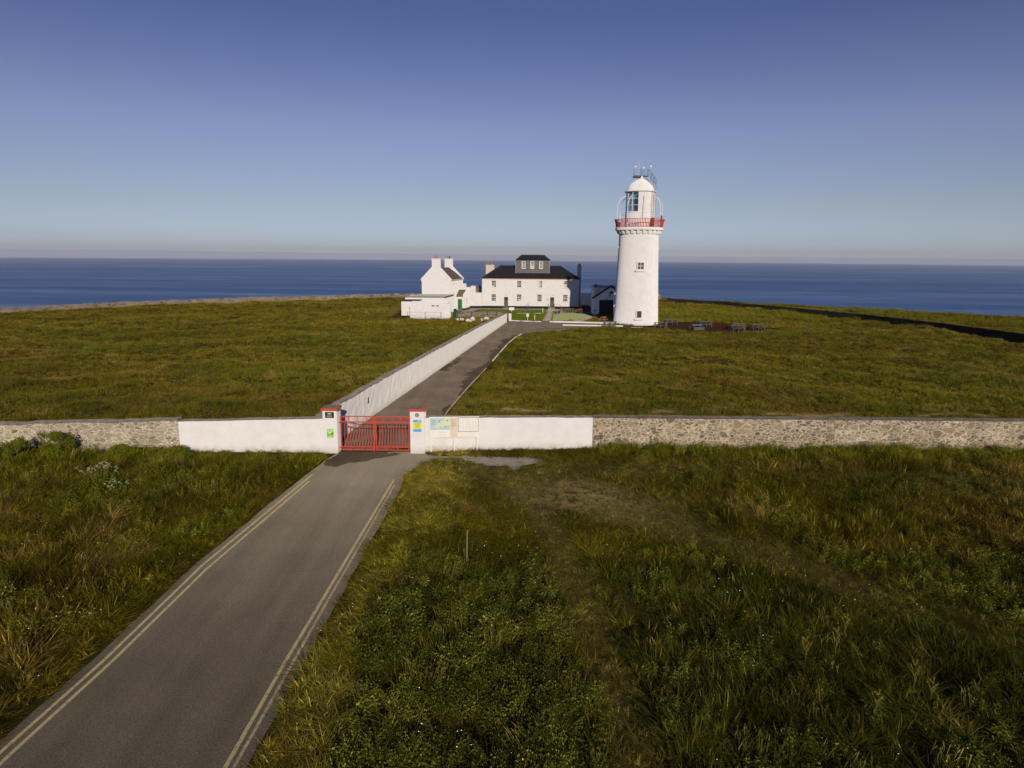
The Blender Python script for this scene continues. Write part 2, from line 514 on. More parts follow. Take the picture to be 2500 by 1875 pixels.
def vnoise(x, y, s):
    x = np.asarray(x, float) / s + 1000.3; y = np.asarray(y, float) / s + 1000.7
    xi = np.floor(x).astype(int); yi = np.floor(y).astype(int)
    fx = x - xi; fy = y - yi
    fx = fx * fx * (3 - 2 * fx); fy = fy * fy * (3 - 2 * fy)
    g = lambda a, b: _perm[a % 256, b % 256]
    return (g(xi, yi) * (1 - fx) + g(xi + 1, yi) * fx) * (1 - fy) + (g(xi, yi + 1) * (1 - fx) + g(xi + 1, yi + 1) * fx) * fy


def fbm(x, y, s, o=4, g=0.55):
    t = 0; a = 1; n = 0
    for k in range(o):
        t = t + a * vnoise(np.asarray(x) + 17.1 * k, np.asarray(y) - 9.3 * k, s / 2 ** k); n += a; a *= g
    return t / n


def inpoly(x, y, poly):
    x = np.asarray(x, float); y = np.asarray(y, float)
    r = np.zeros(x.shape, bool)
    n = len(poly)
    for i in range(n):
        x1, y1 = poly[i]; x2, y2 = poly[(i + 1) % n]
        if y1 == y2:
            continue
        c = ((y1 > y) != (y2 > y)) & (x < (x2 - x1) * (y - y1) / (y2 - y1) + x1)
        r ^= c
    return r


def dline(x, y, pts):
    x = np.asarray(x, float); y = np.asarray(y, float)
    d = np.full(x.shape, 1e9)
    for (x1, y1), (x2, y2) in zip(pts[:-1], pts[1:]):
        dx, dy = x2 - x1, y2 - y1
        t = np.clip(((x - x1) * dx + (y - y1) * dy) / (dx * dx + dy * dy), 0, 1)
        d = np.minimum(d, np.hypot(x - x1 - t * dx, y - y1 - t * dy))
    return d


def sstep(a, b, x):
    t = np.clip((x - a) / (b - a), 0, 1)
    return t * t * (3 - 2 * t)


# ------------------------------------------------------------------ plan of the headland (metres)
LAND = [(-190, -90), (-175, 0), (-150, 60), (-121, 90), (-98, 124.5), (-88, 141.5), (-66, 164), (-45, 177), (-30, 186), (-8, 192),
        (15, 193), (42, 189), (66, 171), (84, 149), (100, 134), (118, 112), (150, 60), (175, 0), (190, -90)]
ROAD_L = [(-11.75, -40), (-11.75, 5), (-11.65, 13.4), (-11.45, 17), (-11.35, 23), (-10.45, 33.4), (-10.1, 36), (-9.8, 37.4)]
ROAD_R = [(-5.7, -40), (-5.7, 5), (-5.7, 13.4), (-5.58, 20), (-5.3, 31.6), (-5.45, 33.3), (-4.7, 35.3), (-4.6, 36.4), (-4.95, 37.6)]
OUT_ROAD = ROAD_L + ROAD_R[::-1]
GRAVEL = [(-5.0, 34.9), (-4.2, 35.5), (-2.3, 35.5), (-1.2, 34.9), (0.3, 34.6), (1.4, 35.3), (1.6, 36.3), (-1.0, 36.75), (-3.5, 37.0), (-5.0, 37.0)]
WALL_LINE = [(-10.7, 38.0), (-9.6, 46.9), (-0.95, 116.6)]
LANE_R = [(-4.75, 38.4), (-4.66, 48.1), (-3.8, 57.1), (-2.5, 68.1), (-1.97, 73.9), (-0.68, 86.6), (0.4, 94.5), (1.5, 98.6), (3.6, 101.0), (7.0, 103.0),
          (10.3, 107.2), (14.5, 109.3), (18.0, 109.8)]
LANE = [(-10.6, 37.6)] + WALL_LINE[1:] + [(-0.3, 118.7), (5.9, 117.2), (14.5, 115.6), (16.5, 113.5)] + LANE_R[::-1]
MULCH = [(17.5, 110.8), (19.8, 112.0), (24.2, 114.5), (26.5, 117.5), (29, 119.3), (33, 119.2), (38, 115.5), (42.3, 109.8), (43, 107), (39.4, 105.2), (34, 102.9),
         (28, 103.4), (24.4, 106.6), (20.8, 108.5), (15, 109.0), (14.8, 110.4)]
PATH_A = [(-1.4, 35.0), (0.04, 34.2), (0.97, 29.4), (2.0, 24.2), (2.42, 20.2), (2.6, 17.5), (2.86, 14.9), (2.85, 10), (2.8, 0)]
PATH_B = [(-2.2, 35.0), (1.05, 32.3), (4.55, 28.5), (7.5, 25.9), (9.9, 23.7), (11.85, 21.5), (13.5, 19.7), (15.1, 18.2), (19, 14.5), (26, 8)]
PATH_C = [(1, 35.0), (7.7, 34.3), (16.6, 33.4), (27.3, 32.4), (40, 31.5)]
BANK = [(-3.4, 34.6), (-3.3, 30), (-3.6, 24), (-4.1, 18)]
L1 = [(-6.85, 136.6), (6.55, 136.4), (7.15, 145.3), (-6.75, 145.3)]
L2 = [(-0.15, 134.2), (6.35, 134.6), (5.0, 120.5), (-0.15, 119.4)]
GG = [(7.9, 146.4), (9.2, 146.4), (14.6, 134.2), (15.0, 130.0), (12.3, 122.5), (8.5, 119.2), (6.9, 119.6), (8.5, 141.0)]
PATHG = [(7.3, 147.3), (7.2, 145), (6.45, 135), (5.1, 118.3), (6.7, 118.0), (7.5, 130), (8.3, 141.2), (8.75, 147.3)]
PATHS = [(8.6, 118.2), (12.3, 118.0), (16.3, 131.2), (15.2, 131.4), (12.4, 122.4)]
YARD = [(-10.4, 126.5), (-6.9, 126.5), (-6.9, 145.4), (16.2, 145.4), (17.5, 138), (17.5, 132.2), (15.6, 131.5), (14.9, 134.5), (13, 148.4), (-10.4, 149)]
DARKWALL = [(39.4, 173.8), (48.9, 163.9), (56.8, 146.5), (65.0, 127.8), (69.2, 109.9), (70.9, 93.8), (74.5, 70.0), (80, 41)]
CLIFFWALL = [(-135, 72), (-115, 96), (-93.3, 124.4), (-83.6, 139.5), (-62.8, 161.2), (-47, 172.5), (-29.5, 182), (-15, 186.5), (2, 188)]
FAR_R = [(25, 184.5), (39.6, 183.8)]


def land_d(x, y):
    ins = inpoly(x, y, LAND)
    d = dline(x, y, LAND + [LAND[0]])
    return np.where(ins, d, -d)


def gh(x, y):
    """height of the ground"""
    x = np.asarray(x, float); y = np.asarray(y, float)
    hard = np.minimum.reduce([dline(x, y, WALL_LINE), dline(x, y, LANE_R), dline(x, y, ROAD_L), dline(x, y, ROAD_R),
                              dline(x, y, [(-60, 37.2), (-5, 37.4), (60, 38.6)])])
    inside = inpoly(x, y, OUT_ROAD) | inpoly(x, y, LANE)
    soft = sstep(0.3, 2.5, hard) * (~inside)
    bld = sstep(0, 6, np.maximum(np.maximum(-30 - x, x - 46), np.maximum(98 - y, y - 165)))
    soft = soft * bld
    fr = sstep(46, 58, y)
    z = soft * ((fbm(x, y, 9, 3) - 0.5) * (0.45 + .75 * fr) + (fbm(x + 50, y, 2.6, 3) - 0.5) * (0.24 + .30 * fr))
    db = dline(x, y, BANK)
    z = z + 0.42 * np.exp(-(db / 1.1) ** 2) * (~inpoly(x, y, OUT_ROAD)) * sstep(0.0, 1.0, dline(x, y, ROAD_R))
    z = z - 0.006 * np.clip(y - 50, 0, 1e9) * 0
    return z


# ------------------------------------------------------------------ ground sheet
def short_amt(x, y):
    """1 where the sward is trodden or mown short, in front of the gate wall"""
    a = 1 - sstep(0.45, 1.0, dline(x, y, PATH_A))
    b = 1 - sstep(0.7, 1.7, dline(x, y, PATH_B) - 1.6 * np.exp(-((np.asarray(y) - 31) / 3.4) ** 2))
    c = 1 - sstep(0.6, 1.3, dline(x, y, PATH_C))
    return np.maximum(np.maximum(a, b), c)


def worn_amt(x, y):
    w = np.exp(-(((np.asarray(x) - 3.4) / 3.4) ** 2 + ((np.asarray(y) - 30.0) / 3.0) ** 2)) * .9
    w = np.maximum(w, 0.22 * (1 - sstep(0.5, 1.9, dline(x, y, PATH_B))) * sstep(19, 25, y) * (1 - sstep(34, 36, y)))
    w = np.maximum(w, 0.15 * (1 - sstep(0.3, 0.8, dline(x, y, PATH_A))) * (np.asarray(y) < 30))
    k = np.exp(-((np.asarray(y) - 48.5 - 1.4 * (fbm(x, y, 2.0, 2) - .5)) / 0.55) ** 2) * (np.asarray(x) > -1) * 1.5 * sstep(.42, .6, fbm(x + 7, y, 5, 3))
    w = np.maximum(w, k)
    return np.clip(w * (0.55 + 0.9 * fbm(x, y, 1.6, 3)), 0, 1)


def make_ground():
    xs = np.unique(np.concatenate([np.arange(-44, 60.01, 0.5), np.arange(-200, -44, 3.0), np.arange(60, 201, 3.0)]))
    ys = np.unique(np.concatenate([np.arange(-92, 6, 4.0), np.arange(6, 44.01, 0.5), np.arange(44, 130, 1.5), np.arange(130, 200, 1.0)]))
    X, Y = np.meshgrid(xs, ys)
    d = land_d(X, Y) + (fbm(X, Y, 7, 3) - 0.5) * 3.0 * (np.abs(land_d(X, Y)) < 30)
    Z = gh(X, Y)
    Z = np.where(d < 0, Z - np.clip(-d * 3.2, 0, 82) * (0.9 + 0.2 * fbm(X, Y, 4, 2)), Z)
    nx, ny = len(xs), len(ys)
    v = np.stack([X, Y, Z], -1).reshape(-1, 3)
    i = np.arange(nx * ny).reshape(ny, nx)
    f = np.stack([i[:-1, :-1], i[:-1, 1:], i[1:, 1:], i[1:, :-1]], -1).reshape(-1, 4)
    me = bpy.data.meshes.new('ground')
    me.vertices.add(len(v)); me.vertices.foreach_set('co', v.ravel())
    me.loops.add(f.size); me.loops.foreach_set('vertex_index', f.ravel())
    me.polygons.add(len(f)); me.polygons.foreach_set('loop_start', np.arange(0, f.size, 4)); me.polygons.foreach_set('loop_total', np.full(len(f), 4))
    me.update(calc_edges=True)
    me.polygons.foreach_set('use_smooth', [True] * len(f))
    at = me.attributes.new('worn', 'FLOAT', 'POINT')
    at.data.foreach_set('value', worn_amt(v[:, 0], v[:, 1]))
    at2 = me.attributes.new('rock', 'FLOAT', 'POINT')
    at2.data.foreach_set('value', np.clip(-d.ravel() * 1.0, 0, 1))
    m, n, l, b = new_mat('turf')
    vec = coords(n, l)
    t1 = noise(n, l, 0.13, 5, 0.6, vec)
    r1 = ramp(n, [(0.3, (0.022, 0.022, 0.005)), (0.5, (0.034, 0.030, 0.007)), (0.7, (0.050, 0.040, 0.010))]); l.new(t1.outputs[0], r1.inputs[0])
    t2 = noise(n, l, 6, 5, 0.75, vec)
    r2 = ramp(n, [(0.3, 0.55), (0.7, 1.35)]); l.new(t2.outputs[0], r2.inputs[0])
    o = mixc(n, l, 1.0, r1.outputs[0], r2.outputs[0], 'MULTIPLY')
    a = n.new('ShaderNodeAttribute'); a.attribute_name = 'worn'
    soil = mixc(n, l, 1.0, (0.23, 0.175, 0.075), r2.outputs[0], 'MULTIPLY')
    o = mixc(n, l, a.outputs['Fac'], o, soil)
    a2 = n.new('ShaderNodeAttribute'); a2.attribute_name = 'rock'
    o = mixc(n, l, a2.outputs['Fac'], o, (0.09, 0.08, 0.07))
    l.new(o, b.inputs['Base Color'])
    b.inputs['Roughness'].default_value = 1.0
    b.inputs['Specular IOR Level'].default_value = 0.0
    bump(n, l, b, t2.outputs[0], 0.8, 0.08)
    me.materials.append(m)
    o = bpy.data.objects.new('ground', me); COL.objects.link(o)
    struct(o)


make_ground()


def sheet(name, poly, z, mat, kind='structure', jag=0.0, step=0.5):
    """a flat sheet whose outline is subdivided and a little ragged"""
    pts = []
    n = len(poly)
    for i in range(n):
        a = Vector(poly[i]); c = Vector(poly[(i + 1) % n])
        k = max(1, int((c - a).length / step)) if jag else 1
        for j in range(k):
            p = a.lerp(c, j / k)
            if jag:
                p = p + Vector(((fbm(p.x, p.y, 0.9, 3) - 0.5), (fbm(p.x + 31, p.y, 0.9, 3) - 0.5))) * jag * 1.5
            pts.append((float(p[0]), float(p[1])))
    from mathutils.geometry import tessellate_polygon
    tris = tessellate_polygon([[Vector((p[0], p[1], 0)) for p in pts]])
    mb = MB()
    mb.add([(p[0], p[1], z) for p in pts], [t if (Vector(pts[t[1]]) - Vector(pts[t[0]])).cross(Vector(pts[t[2]]) - Vector(pts[t[0]])) > 0 else t[::-1] for t in tris])
    o = mb.build(name, mat)
    if kind:
        struct(o, kind)
    return o


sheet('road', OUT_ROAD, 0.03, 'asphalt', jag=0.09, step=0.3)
sheet('lane', LANE, 0.034, 'asphalt_old', jag=0.2)
sheet('gravel_verge', GRAVEL, 0.026, 'gravel', jag=0.8, step=0.2)
sheet('mulch_bed', MULCH, 0.03, 'mulch', jag=0.7)
sheet('gravel_yard', YARD, 0.022, 'gravel')
sheet('garden_gravel', GG, 0.030, 'garden_gravel', jag=0.15)
sheet('garden_path', PATHG, 0.038, 'concrete')
sheet('slip_path', PATHS, 0.042, 'concrete')
# damp dark stains on the tarmac
sheet('damp_tarmac', [(-10.2, 34.7), (-9.5, 34.35), (-9.0, 34.8), (-8.6, 35.3), (-7.9, 35.7), (-7.5, 36.2), (-6.9, 36.5), (-6.2, 36.95), (-6.4, 37.25), (-7.6, 37.42), (-9.3, 37.42), (-9.8, 37.1), (-10.0, 36.2), (-10.25, 35.4)], 0.038, 'asphalt_dark', jag=0.75, step=0.12)
def stains():
    rr = random.Random(5)
    edge = [(-4.72, 42), (-4.6, 48.1), (-3.8, 57.1), (-2.5, 68.1), (-1.97, 73.9), (-0.68, 86.6), (0.4, 94.5), (1.3, 98.2)]
    ys = [p[1] for p in edge]; xs = [p[0] for p in edge]
    P = []
    y = 44.0
    while y < 98:
        w = float(np.clip((fbm(3.0, y, 7, 3) - .32) * 4.2, .05, 1.7)) * (1.0 if y > 55 else .45)
        P.append((float(np.interp(y, ys, xs)) - w * (.55 + .9 * rr.random()), y + rr.uniform(-.5, .5)))
        y += rr.uniform(.25, .7)
    sheet('damp_tarmac', P + [(x + .03, y2) for x, y2 in edge[::-1]], 0.040, 'asphalt_dark')
    sheet('damp_tarmac', [(-7.2, 65.5), (-6.6, 66), (-6.1, 69), (-5.3, 75.5), (-5.9, 74), (-6.9, 68.6)], 0.041, 'asphalt_dark', jag=0.8, step=0.3)
    sheet('damp_tarmac', [(3.5, 105.2), (7, 106.4), (12, 108.7), (11, 108.8), (7, 107.0), (4, 105.9)], 0.040, 'asphalt_dark', jag=0.5, step=0.3)


stains()


def stripe(name, pts, w, z, mat, kind=True):
    mb = MB()
    P = []
    for (x1, y1), (x2, y2) in zip(pts[:-1], pts[1:]):
        k = max(1, int(math.hypot(x2 - x1, y2 - y1) / 0.6))
        P += [(x1 + (x2 - x1) * j / k, y1 + (y2 - y1) * j / k) for j in range(k)]
    P.append(pts[-1])
    vs = []; fs = []
    for i, p in enumerate(P):
        a = P[max(0, i - 1)]; c = P[min(len(P) - 1, i + 1)]
        d = Vector((c[0] - a[0], c[1] - a[1])).normalized(); nn = Vector((-d.y, d.x))
        j = 0.012 * (random.random() - 0.5)
        vs += [(p[0] + nn.x * w / 2, p[1] + nn.y * w / 2 + j, z), (p[0] - nn.x * w / 2, p[1] - nn.y * w / 2 + j, z)]
    for i in range(len(P) - 1):
        fs.append((2 * i, 2 * i + 1, 2 * i + 3, 2 * i + 2))
    mb.add(vs, fs)
    o = mb.build(name, mat)
    if kind:
        struct(o)
    return o


stripe('road_marking', [(-11.42, 3), (-11.36, 13.4), (-11.13, 17), (-11.06, 22.9), (-10.12, 33.3)], 0.10, 0.036, 'yellow')
stripe('road_marking', [(-11.16, 3), (-11.10, 13.4), (-10.88, 17), (-10.78, 22.6), (-10.05, 31.2), (-9.98, 32.2)], 0.10, 0.036, 'yellow')
stripe('road_marking', [(-6.19, 3), (-6.17, 13.2), (-6.16, 17), (-6.09, 20.3), (-5.85, 32.6)], 0.10, 0.036, 'yellow')
stripe('road_marking', [(-6.0, 3), (-5.98, 13.4), (-5.90, 20.3), (-5.68, 31.8)], 0.08, 0.036, 'yellow_worn')


# white kerbs -----------------------------------------------------------
def kerb(pts, label, w=0.14, h=0.13, mat='trimwhite', group=None):
    mb = MB()
    for (x1, y1), (x2, y2) in zip(pts[:-1], pts[1:]):
        d = Vector((x2 - x1, y2 - y1)).normalized(); nn = Vector((-d.y, d.x)) * w / 2
        mb.slab([(x1 - nn.x, y1 - nn.y), (x2 - nn.x, y2 - nn.y), (x2 + nn.x, y2 + nn.y), (x1 + nn.x, y1 + nn.y)], -0.05, h)
    o = mb.build('kerb', mat)
    return tag(o, label, 'kerb', group)


kerb([(-0.3, 118.95), (5.0, 117.35)], 'white painted kerb in front of the small lawn beside the end pillar', h=0.16)
kerb([(6.4, 117.1), (17.3, 115.1)], 'long white kerb on the house side of the lane leading to the tower', w=0.3, h=0.24)
kerb([(8.2, 111.4), (17.9, 110.6)], 'long white kerb on the field side of the lane, passing behind the grey picnic table', w=0.26, h=0.2)
kerb([(15.5, 109.0), (21.0, 109.6)], 'thin white edging strip at the left foot of the tower', w=0.12, h=0.06)
kerb([(-0.1, 135.0), (6.4, 135.5)], 'pale concrete edging between the two small lawns', w=0.12, h=0.12, mat='cream')
kerb([(-4.72, 45.0), (-4.62, 48.1), (-3.76, 57.1), (-2.6, 67.4)], 'pale stone edging along the near half of the lane verge', w=0.07, h=0.07, mat='concrete')
kerb([(-2.1, 72.2), (-1.93, 73.9), (-0.64, 86.6), (0.44, 94.4), (1.3, 98.2)], 'pale stone edging along the far bend of the lane verge', w=0.10, h=0.09, mat='cream')


# ------------------------------------------------------------------ sea, coast
def make_sea():
    R = 6.371e6
    rings = [0, 60, 120, 180, 260, 360, 500, 700, 950, 1300, 1800, 2500, 3400, 4600, 6200, 8200, 10500, 13000, 16000, 19500, 23500, 28000, 33000, 40000]
    n = 160
    v = [(0, 0, -75)]; f = []
    for r in rings[1:]:
        for k in range(n):
            a = 2 * math.pi * k / n
            v.append((r * math.sin(a), r * math.cos(a), -75 - r * r / (2 * R)))
    for k in range(n):
        f.append((0, 1 + (k + 1) % n, 1 + k))
    for i in range(len(rings) - 2):
        for k in range(n):
            a = 1 + i * n + k; c = 1 + i * n + (k + 1) % n
            f.append((a, c, c + n, a + n))
    m, nn, l, b = new_mat('sea_water')
    nn.remove(b)
    out = [x for x in nn if x.type == 'OUTPUT_MATERIAL'][0]
    vec = coords(nn, l)
    # wind lanes and slicks, long across the view
    vs = coords(nn, l, (0.00045, 0.0022, 1))
    sl = noise(nn, l, 1.0, 7, 0.60, vs, 1.6)
    vs2 = coords(nn, l, (0.0035, 0.02, 1))
    s2 = noise(nn, l, 1.0, 5, 0.7, vs2)
    mixn = nn.new('ShaderNodeMix'); mixn.inputs[0].default_value = 0.28
    l.new(sl.outputs[0], mixn.inputs[2]); l.new(s2.outputs[0], mixn.inputs[3])
    r = ramp(nn, [(0.34, (0.042, 0.115, 0.31)), (0.48, (0.064, 0.155, 0.38)), (0.56, (0.095, 0.20, 0.43)), (0.66, (0.22, 0.34, 0.57))])
    l.new(mixn.outputs[0], r.inputs[0])
    rv = coords(nn, l, (0.012, 0.05, 1)); rn = noise(nn, l, 1.0, 6, 0.8, rv); rr2 = ramp(nn, [(0.3, 0.62), (0.7, 1.38)]); l.new(rn.outputs[0], rr2.inputs[0])
    wc = mixc(nn, l, 1.0, r.outputs[0], rr2.outputs[0], 'MULTIPLY')
    df = nn.new('ShaderNodeBsdfDiffuse'); l.new(wc, df.inputs[0])
    gl = nn.new('ShaderNodeBsdfGlossy'); gl.inputs['Roughness'].default_value = 0.28
    gl.inputs[0].default_value = (0.75, 0.82, 0.95, 1)
    wv = coords(nn, l, (0.05, 0.11, 0.1))
    w1 = noise(nn, l, 1.0, 5, 0.65, wv)
    bp = nn.new('ShaderNodeBump'); bp.inputs['Strength'].default_value = 1.0; bp.inputs['Distance'].default_value = 5.0
    l.new(w1.outputs[0], bp.inputs['Height']); l.new(bp.outputs[0], gl.inputs['Normal']); l.new(bp.outputs[0], df.inputs['Normal'])
    mx = nn.new('ShaderNodeMixShader')
    fr = ramp(nn, [(0.40, 0.10), (0.68, 0.30)]); l.new(mixn.outputs[0], fr.inputs[0])
    l.new(fr.outputs[0], mx.inputs[0])
    l.new(df.outputs[0], mx.inputs[1]); l.new(gl.outputs[0], mx.inputs[2]); l.new(mx.outputs[0], out.inputs[0])
    me = bpy.data.meshes.new('sea'); me.from_pydata(v, [], f); me.update()
    me.polygons.foreach_set('use_smooth', [True] * len(f))
    me.materials.append(m)
    o = bpy.data.objects.new('sea', me); COL.objects.link(o)
    struct(o)


make_sea()


def far_coast():
    """low land on the far side of the bay, with distance haze tinting its own colour"""
    n = 260
    v = []; f = []
    for k in range(n):
        t = k / (n - 1)
        a = rad(-48 + 96 * t)
        D = 27000 + 4500 * math.sin(2.2 * t)
        drop = -75 - D * D / (2 * 6.371e6)
        h = 275 * (0.93 + 0.10 * float(fbm(t * 100, 3.0, 16, 4)) + 0.04 * math.cos(4 * t))
        h = h * (1.05 - 0.2 * t) + 14 * (float(vnoise(t * 400, 9.0, 7)) - .5)
        for (dr, z) in ((-900, drop - 20), (-450, drop + h * 0.62), (0, drop + h), (1500, drop + h * 0.8), (2500, drop - 40)):
            v.append(((D + dr) * math.sin(a), (D + dr) * math.cos(a), z))
    for k in range(n - 1):
        for j in range(4):
            a = k * 5 + j
            f.append((a, a + 5, a + 6, a + 1))
    m, nn, l, b = new_mat('haze_tinted_land')
    vec = coords(nn, l, (0.0006, 0.0006, 0.004))
    t = noise(nn, l, 1, 4, 0.6, vec)
    r = ramp(nn, [(0.3, (0.22, 0.24, 0.40)), (0.7, (0.26, 0.28, 0.44))]); l.new(t.outputs[0], r.inputs[0])  # pale blue of the far haze mixed into the land's own colour
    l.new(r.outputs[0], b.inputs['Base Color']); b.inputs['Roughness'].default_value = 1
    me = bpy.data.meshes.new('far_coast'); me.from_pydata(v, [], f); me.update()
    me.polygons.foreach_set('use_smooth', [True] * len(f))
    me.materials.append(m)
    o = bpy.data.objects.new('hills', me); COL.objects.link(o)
    struct(o)


far_coast()


# ------------------------------------------------------------------ walls
def wall_run(name, pts, tops, thick, mat, label, cat='wall', cope=None, cope_h=0.07, cope_over=0.02, rough=0.0, top_jit=0.0, step=0.7, parent=None, face_side=0):
    """wall whose front face follows pts, body on the left of the direction of travel"""
    P = []; T = []
    for i in range(len(pts) - 1):
        (x1, y1), (x2, y2) = pts[i], pts[i + 1]
        k = max(1, int(math.hypot(x2 - x1, y2 - y1) / step))
        for j in range(k):
            t = j / k
            P.append((x1 + (x2 - x1) * t, y1 + (y2 - y1) * t)); T.append(tops[i] + (tops[i + 1] - tops[i]) * t)
    P.append(pts[-1]); T.append(tops[-1])
    root = thing(name, label, cat, (P[0][0], P[0][1], 0))
    ox, oy = P[0]
    nz = 5
    v = []; f = []
    rows = nz * 2 + 2
    cv = []; cf = []
    for i, p in enumerate(P):
        a = P[max(0, i - 1)]; c = P[min(len(P) - 1, i + 1)]
        d = Vector((c[0] - a[0], c[1] - a[1])).normalized(); nn = Vector((-d.y, d.x))
        top = T[i] + (random.random() - 0.5) * top_jit
        for s in range(nz + 1):
            z = -0.4 + (top + 0.4) * s / nz
            o = (random.random() - 0.5) * rough
            v.append((p[0] - ox + nn.x * o, p[1] - oy + nn.y * o, z))
        for s in range(nz, -1, -1):
            z = -0.4 + (top + 0.4) * s / nz
            o = thick + (random.random() - 0.5) * rough
            v.append((p[0] - ox + nn.x * o, p[1] - oy + nn.y * o, z))
        h = cope_h * (1 + (random.random() - 0.5) * 0.5 * (top_jit > 0))
        e = cope_over + (random.random() - 0.5) * 0.05 * (top_jit > 0)
        for (o, z) in ((-e, top + 0.002), (-e, top + h), (thick + e, top + h * 1.05), (thick + e, top + 0.002)):
            cv.append((p[0] - ox + nn.x * o, p[1] - oy + nn.y * o, z))
    for i in range(len(P) - 1):
        for s in range(rows - 1):
            a = i * rows + s
            f.append((a, a + rows, a + rows + 1, a + 1))
        for s in range(4):
            a = i * 4 + s; b2 = i * 4 + (s + 1) % 4
            cf.append((a, a + 4, b2 + 4, b2))
    f.append(tuple(range(rows))); f.append(tuple((len(P) - 1) * rows + s for s in range(rows - 1, -1, -1)))
    cf.append((0, 1, 2, 3)); cf.append(tuple((len(P) - 1) * 4 + s for s in (3, 2, 1, 0)))
    mb = MB(); mb.add(v, f); mb.build('wall_face', mat, root)
    if cope:
        mc = MB(); mc.add(cv, cf); mc.build('coping', cope, root)
    return root


wall_run('boundary_wall', [(-18.75, 37.28), (-10.58, 37.36)], [1.74, 1.98], 0.5, 'front_white', 'smooth whitewashed wall left of the red gate, between rubble and pillar',
         cope='coping', cope_h=0.03, cope_over=0.0, top_jit=0.03, rough=0.012)
wall_run('boundary_wall', [(-4.90, 37.66), (4.72, 38.62)], [2.0, 1.86], 0.5, 'front_white', 'smooth whitewashed wall right of the red gate, behind the information board',
         cope='coping', cope_h=0.03, cope_over=0.0, top_jit=0.03, rough=0.012)
wall_run('boundary_wall', [(-75, 36.0), (-45, 36.3), (-29.5, 36.9), (-18.77, 37.30)], [1.3, 1.4, 1.54, 1.76], 0.55, 'rubble_pale', 'bare rubble stone wall at the far left with bushes against it',
         cope='coping', cope_h=0.07, top_jit=0.10, rough=0.06)
wall_run('boundary_wall', [(4.74, 38.64), (30, 39.0), (55, 39.4), (82, 39.9)], [1.84, 1.74, 1.74, 1.7], 0.5, 'rubble', 'bare rubble stone wall with pale mortar right of the whitewashed wall',
         cope='dark_coping', cope_h=0.07, cope_over=0.03, top_jit=0.02, rough=0.05)
wall_run('lane_wall', [(-10.72, 37.9), (-10.35, 40.9), (-9.6, 46.9), (-7.56, 63.3), (-4.17, 90.7), (-0.95, 116.6)],
         [1.93, 2.12, 2.15, 2.1, 1.9, 1.5], 0.5, 'rough_white', 'long rough whitewashed wall running beside the lane to the houses', cope='coping', cope_h=0.07, cope_over=0.0, top_jit=0.08,
         rough=0.05, step=0.45)
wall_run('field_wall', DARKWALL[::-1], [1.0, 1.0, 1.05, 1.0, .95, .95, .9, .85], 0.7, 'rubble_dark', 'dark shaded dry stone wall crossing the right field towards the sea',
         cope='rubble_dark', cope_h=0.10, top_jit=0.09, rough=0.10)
wall_run('cliff_wall', CLIFFWALL, [0.9, 0.95, 0.95, 1.0, 1.05, 1.0, 1.05, 1.0, 1.0], 0.6, 'rubble_far', 'weathered stone wall along the cliff edge of the left field',
         cope='rubble_far', cope_h=0.1, top_jit=0.22, rough=0.15)
wall_run('cliff_wall', FAR_R, [1.3, 1.25], 0.6, 'rubble_far', 'short pale stone wall just right of the tower at the cliff edge', cope='rubble_far', cope_h=0.08, top_jit=0.1, rough=0.1)
wall_run('garden_wall', [(-11.3, 124.6), (-1.9, 125.4)], [1.0, 1.02], 0.35, 'rubble_far', 'low weathered block wall between the cottage yard and the long white wall', cope='coping', cope_h=0.05)
mbp = MB(); mbp.box(-0.22, 0.25, -0.2, 0.3, -0.1, 1.24); mbp.box(-0.25, 0.28, -0.23, 0.33, 1.242, 1.3)
tag(mbp.build('gate_pillar', 'white', loc=(-0.45, 118.9, 0)), 'short white end pillar at the far end of the lane wall', 'pillar')
# small drain slot in the lane wall
# ------------------------------------------------------------------ gate pillars
def pillar(x0, x1, label):
    t = thing('gate_pillar', label, 'pillar', ((x0 + x1) / 2, 37.2, 0))
    w = (x1 - x0) / 2
    mb = MB(); mb.box(-w, w, 0, 0.85, -0.1, 2.47); mb.build('pillar_shaft', 'front_white', t)
    mb = MB(); mb.box(-w - .07, w + .07, -0.07, 0.92, 2.47, 2.60); mb.build('painted_band', 'red', t)
    mb = MB(); mb.add([(-w - .07, -.07, 2.602), (w + .07, -.07, 2.602), (w + .07, .92, 2.602), (-w - .07, .92, 2.602), (-.12, .38, 2.72), (.12, .38, 2.72), (.12, .5, 2.72), (-.12, .5, 2.72)],
                      [(0, 3, 2, 1), (4, 5, 6, 7), (0, 1, 5, 4), (1, 2, 6, 5), (2, 3, 7, 6), (3, 0, 4, 7)])
    mb.build('cap', 'cap', t)
    return t


pillar(-10.58, -9.79, 'left white gate pillar with red band, black plaque and green plaque')
pillar(-5.70, -4.90, 'right white gate pillar with red band and round grey emblem')


def lines(mb, x0, x1, z0, z1, rows, y, h=0.4, jag=0.25, cen=False):
    dz = (z1 - z0) / rows
    for i in range(rows):
        zc = z1 - dz * (i + 0.5)
        w = (x1 - x0) * (1 - jag * random.random())
        a = x0 if not cen else (x0 + x1 - w) / 2
        # words with gaps
        x = a
        while x < a + w - 0.01:
            ww = min(a + w - x, (x1 - x0) * (0.08 + 0.14 * random.random()))
            mb.box(x, x + ww, y - 0.002, y, zc - dz * h / 2, zc + dz * h / 2)
            x += ww + (x1 - x0) * 0.03


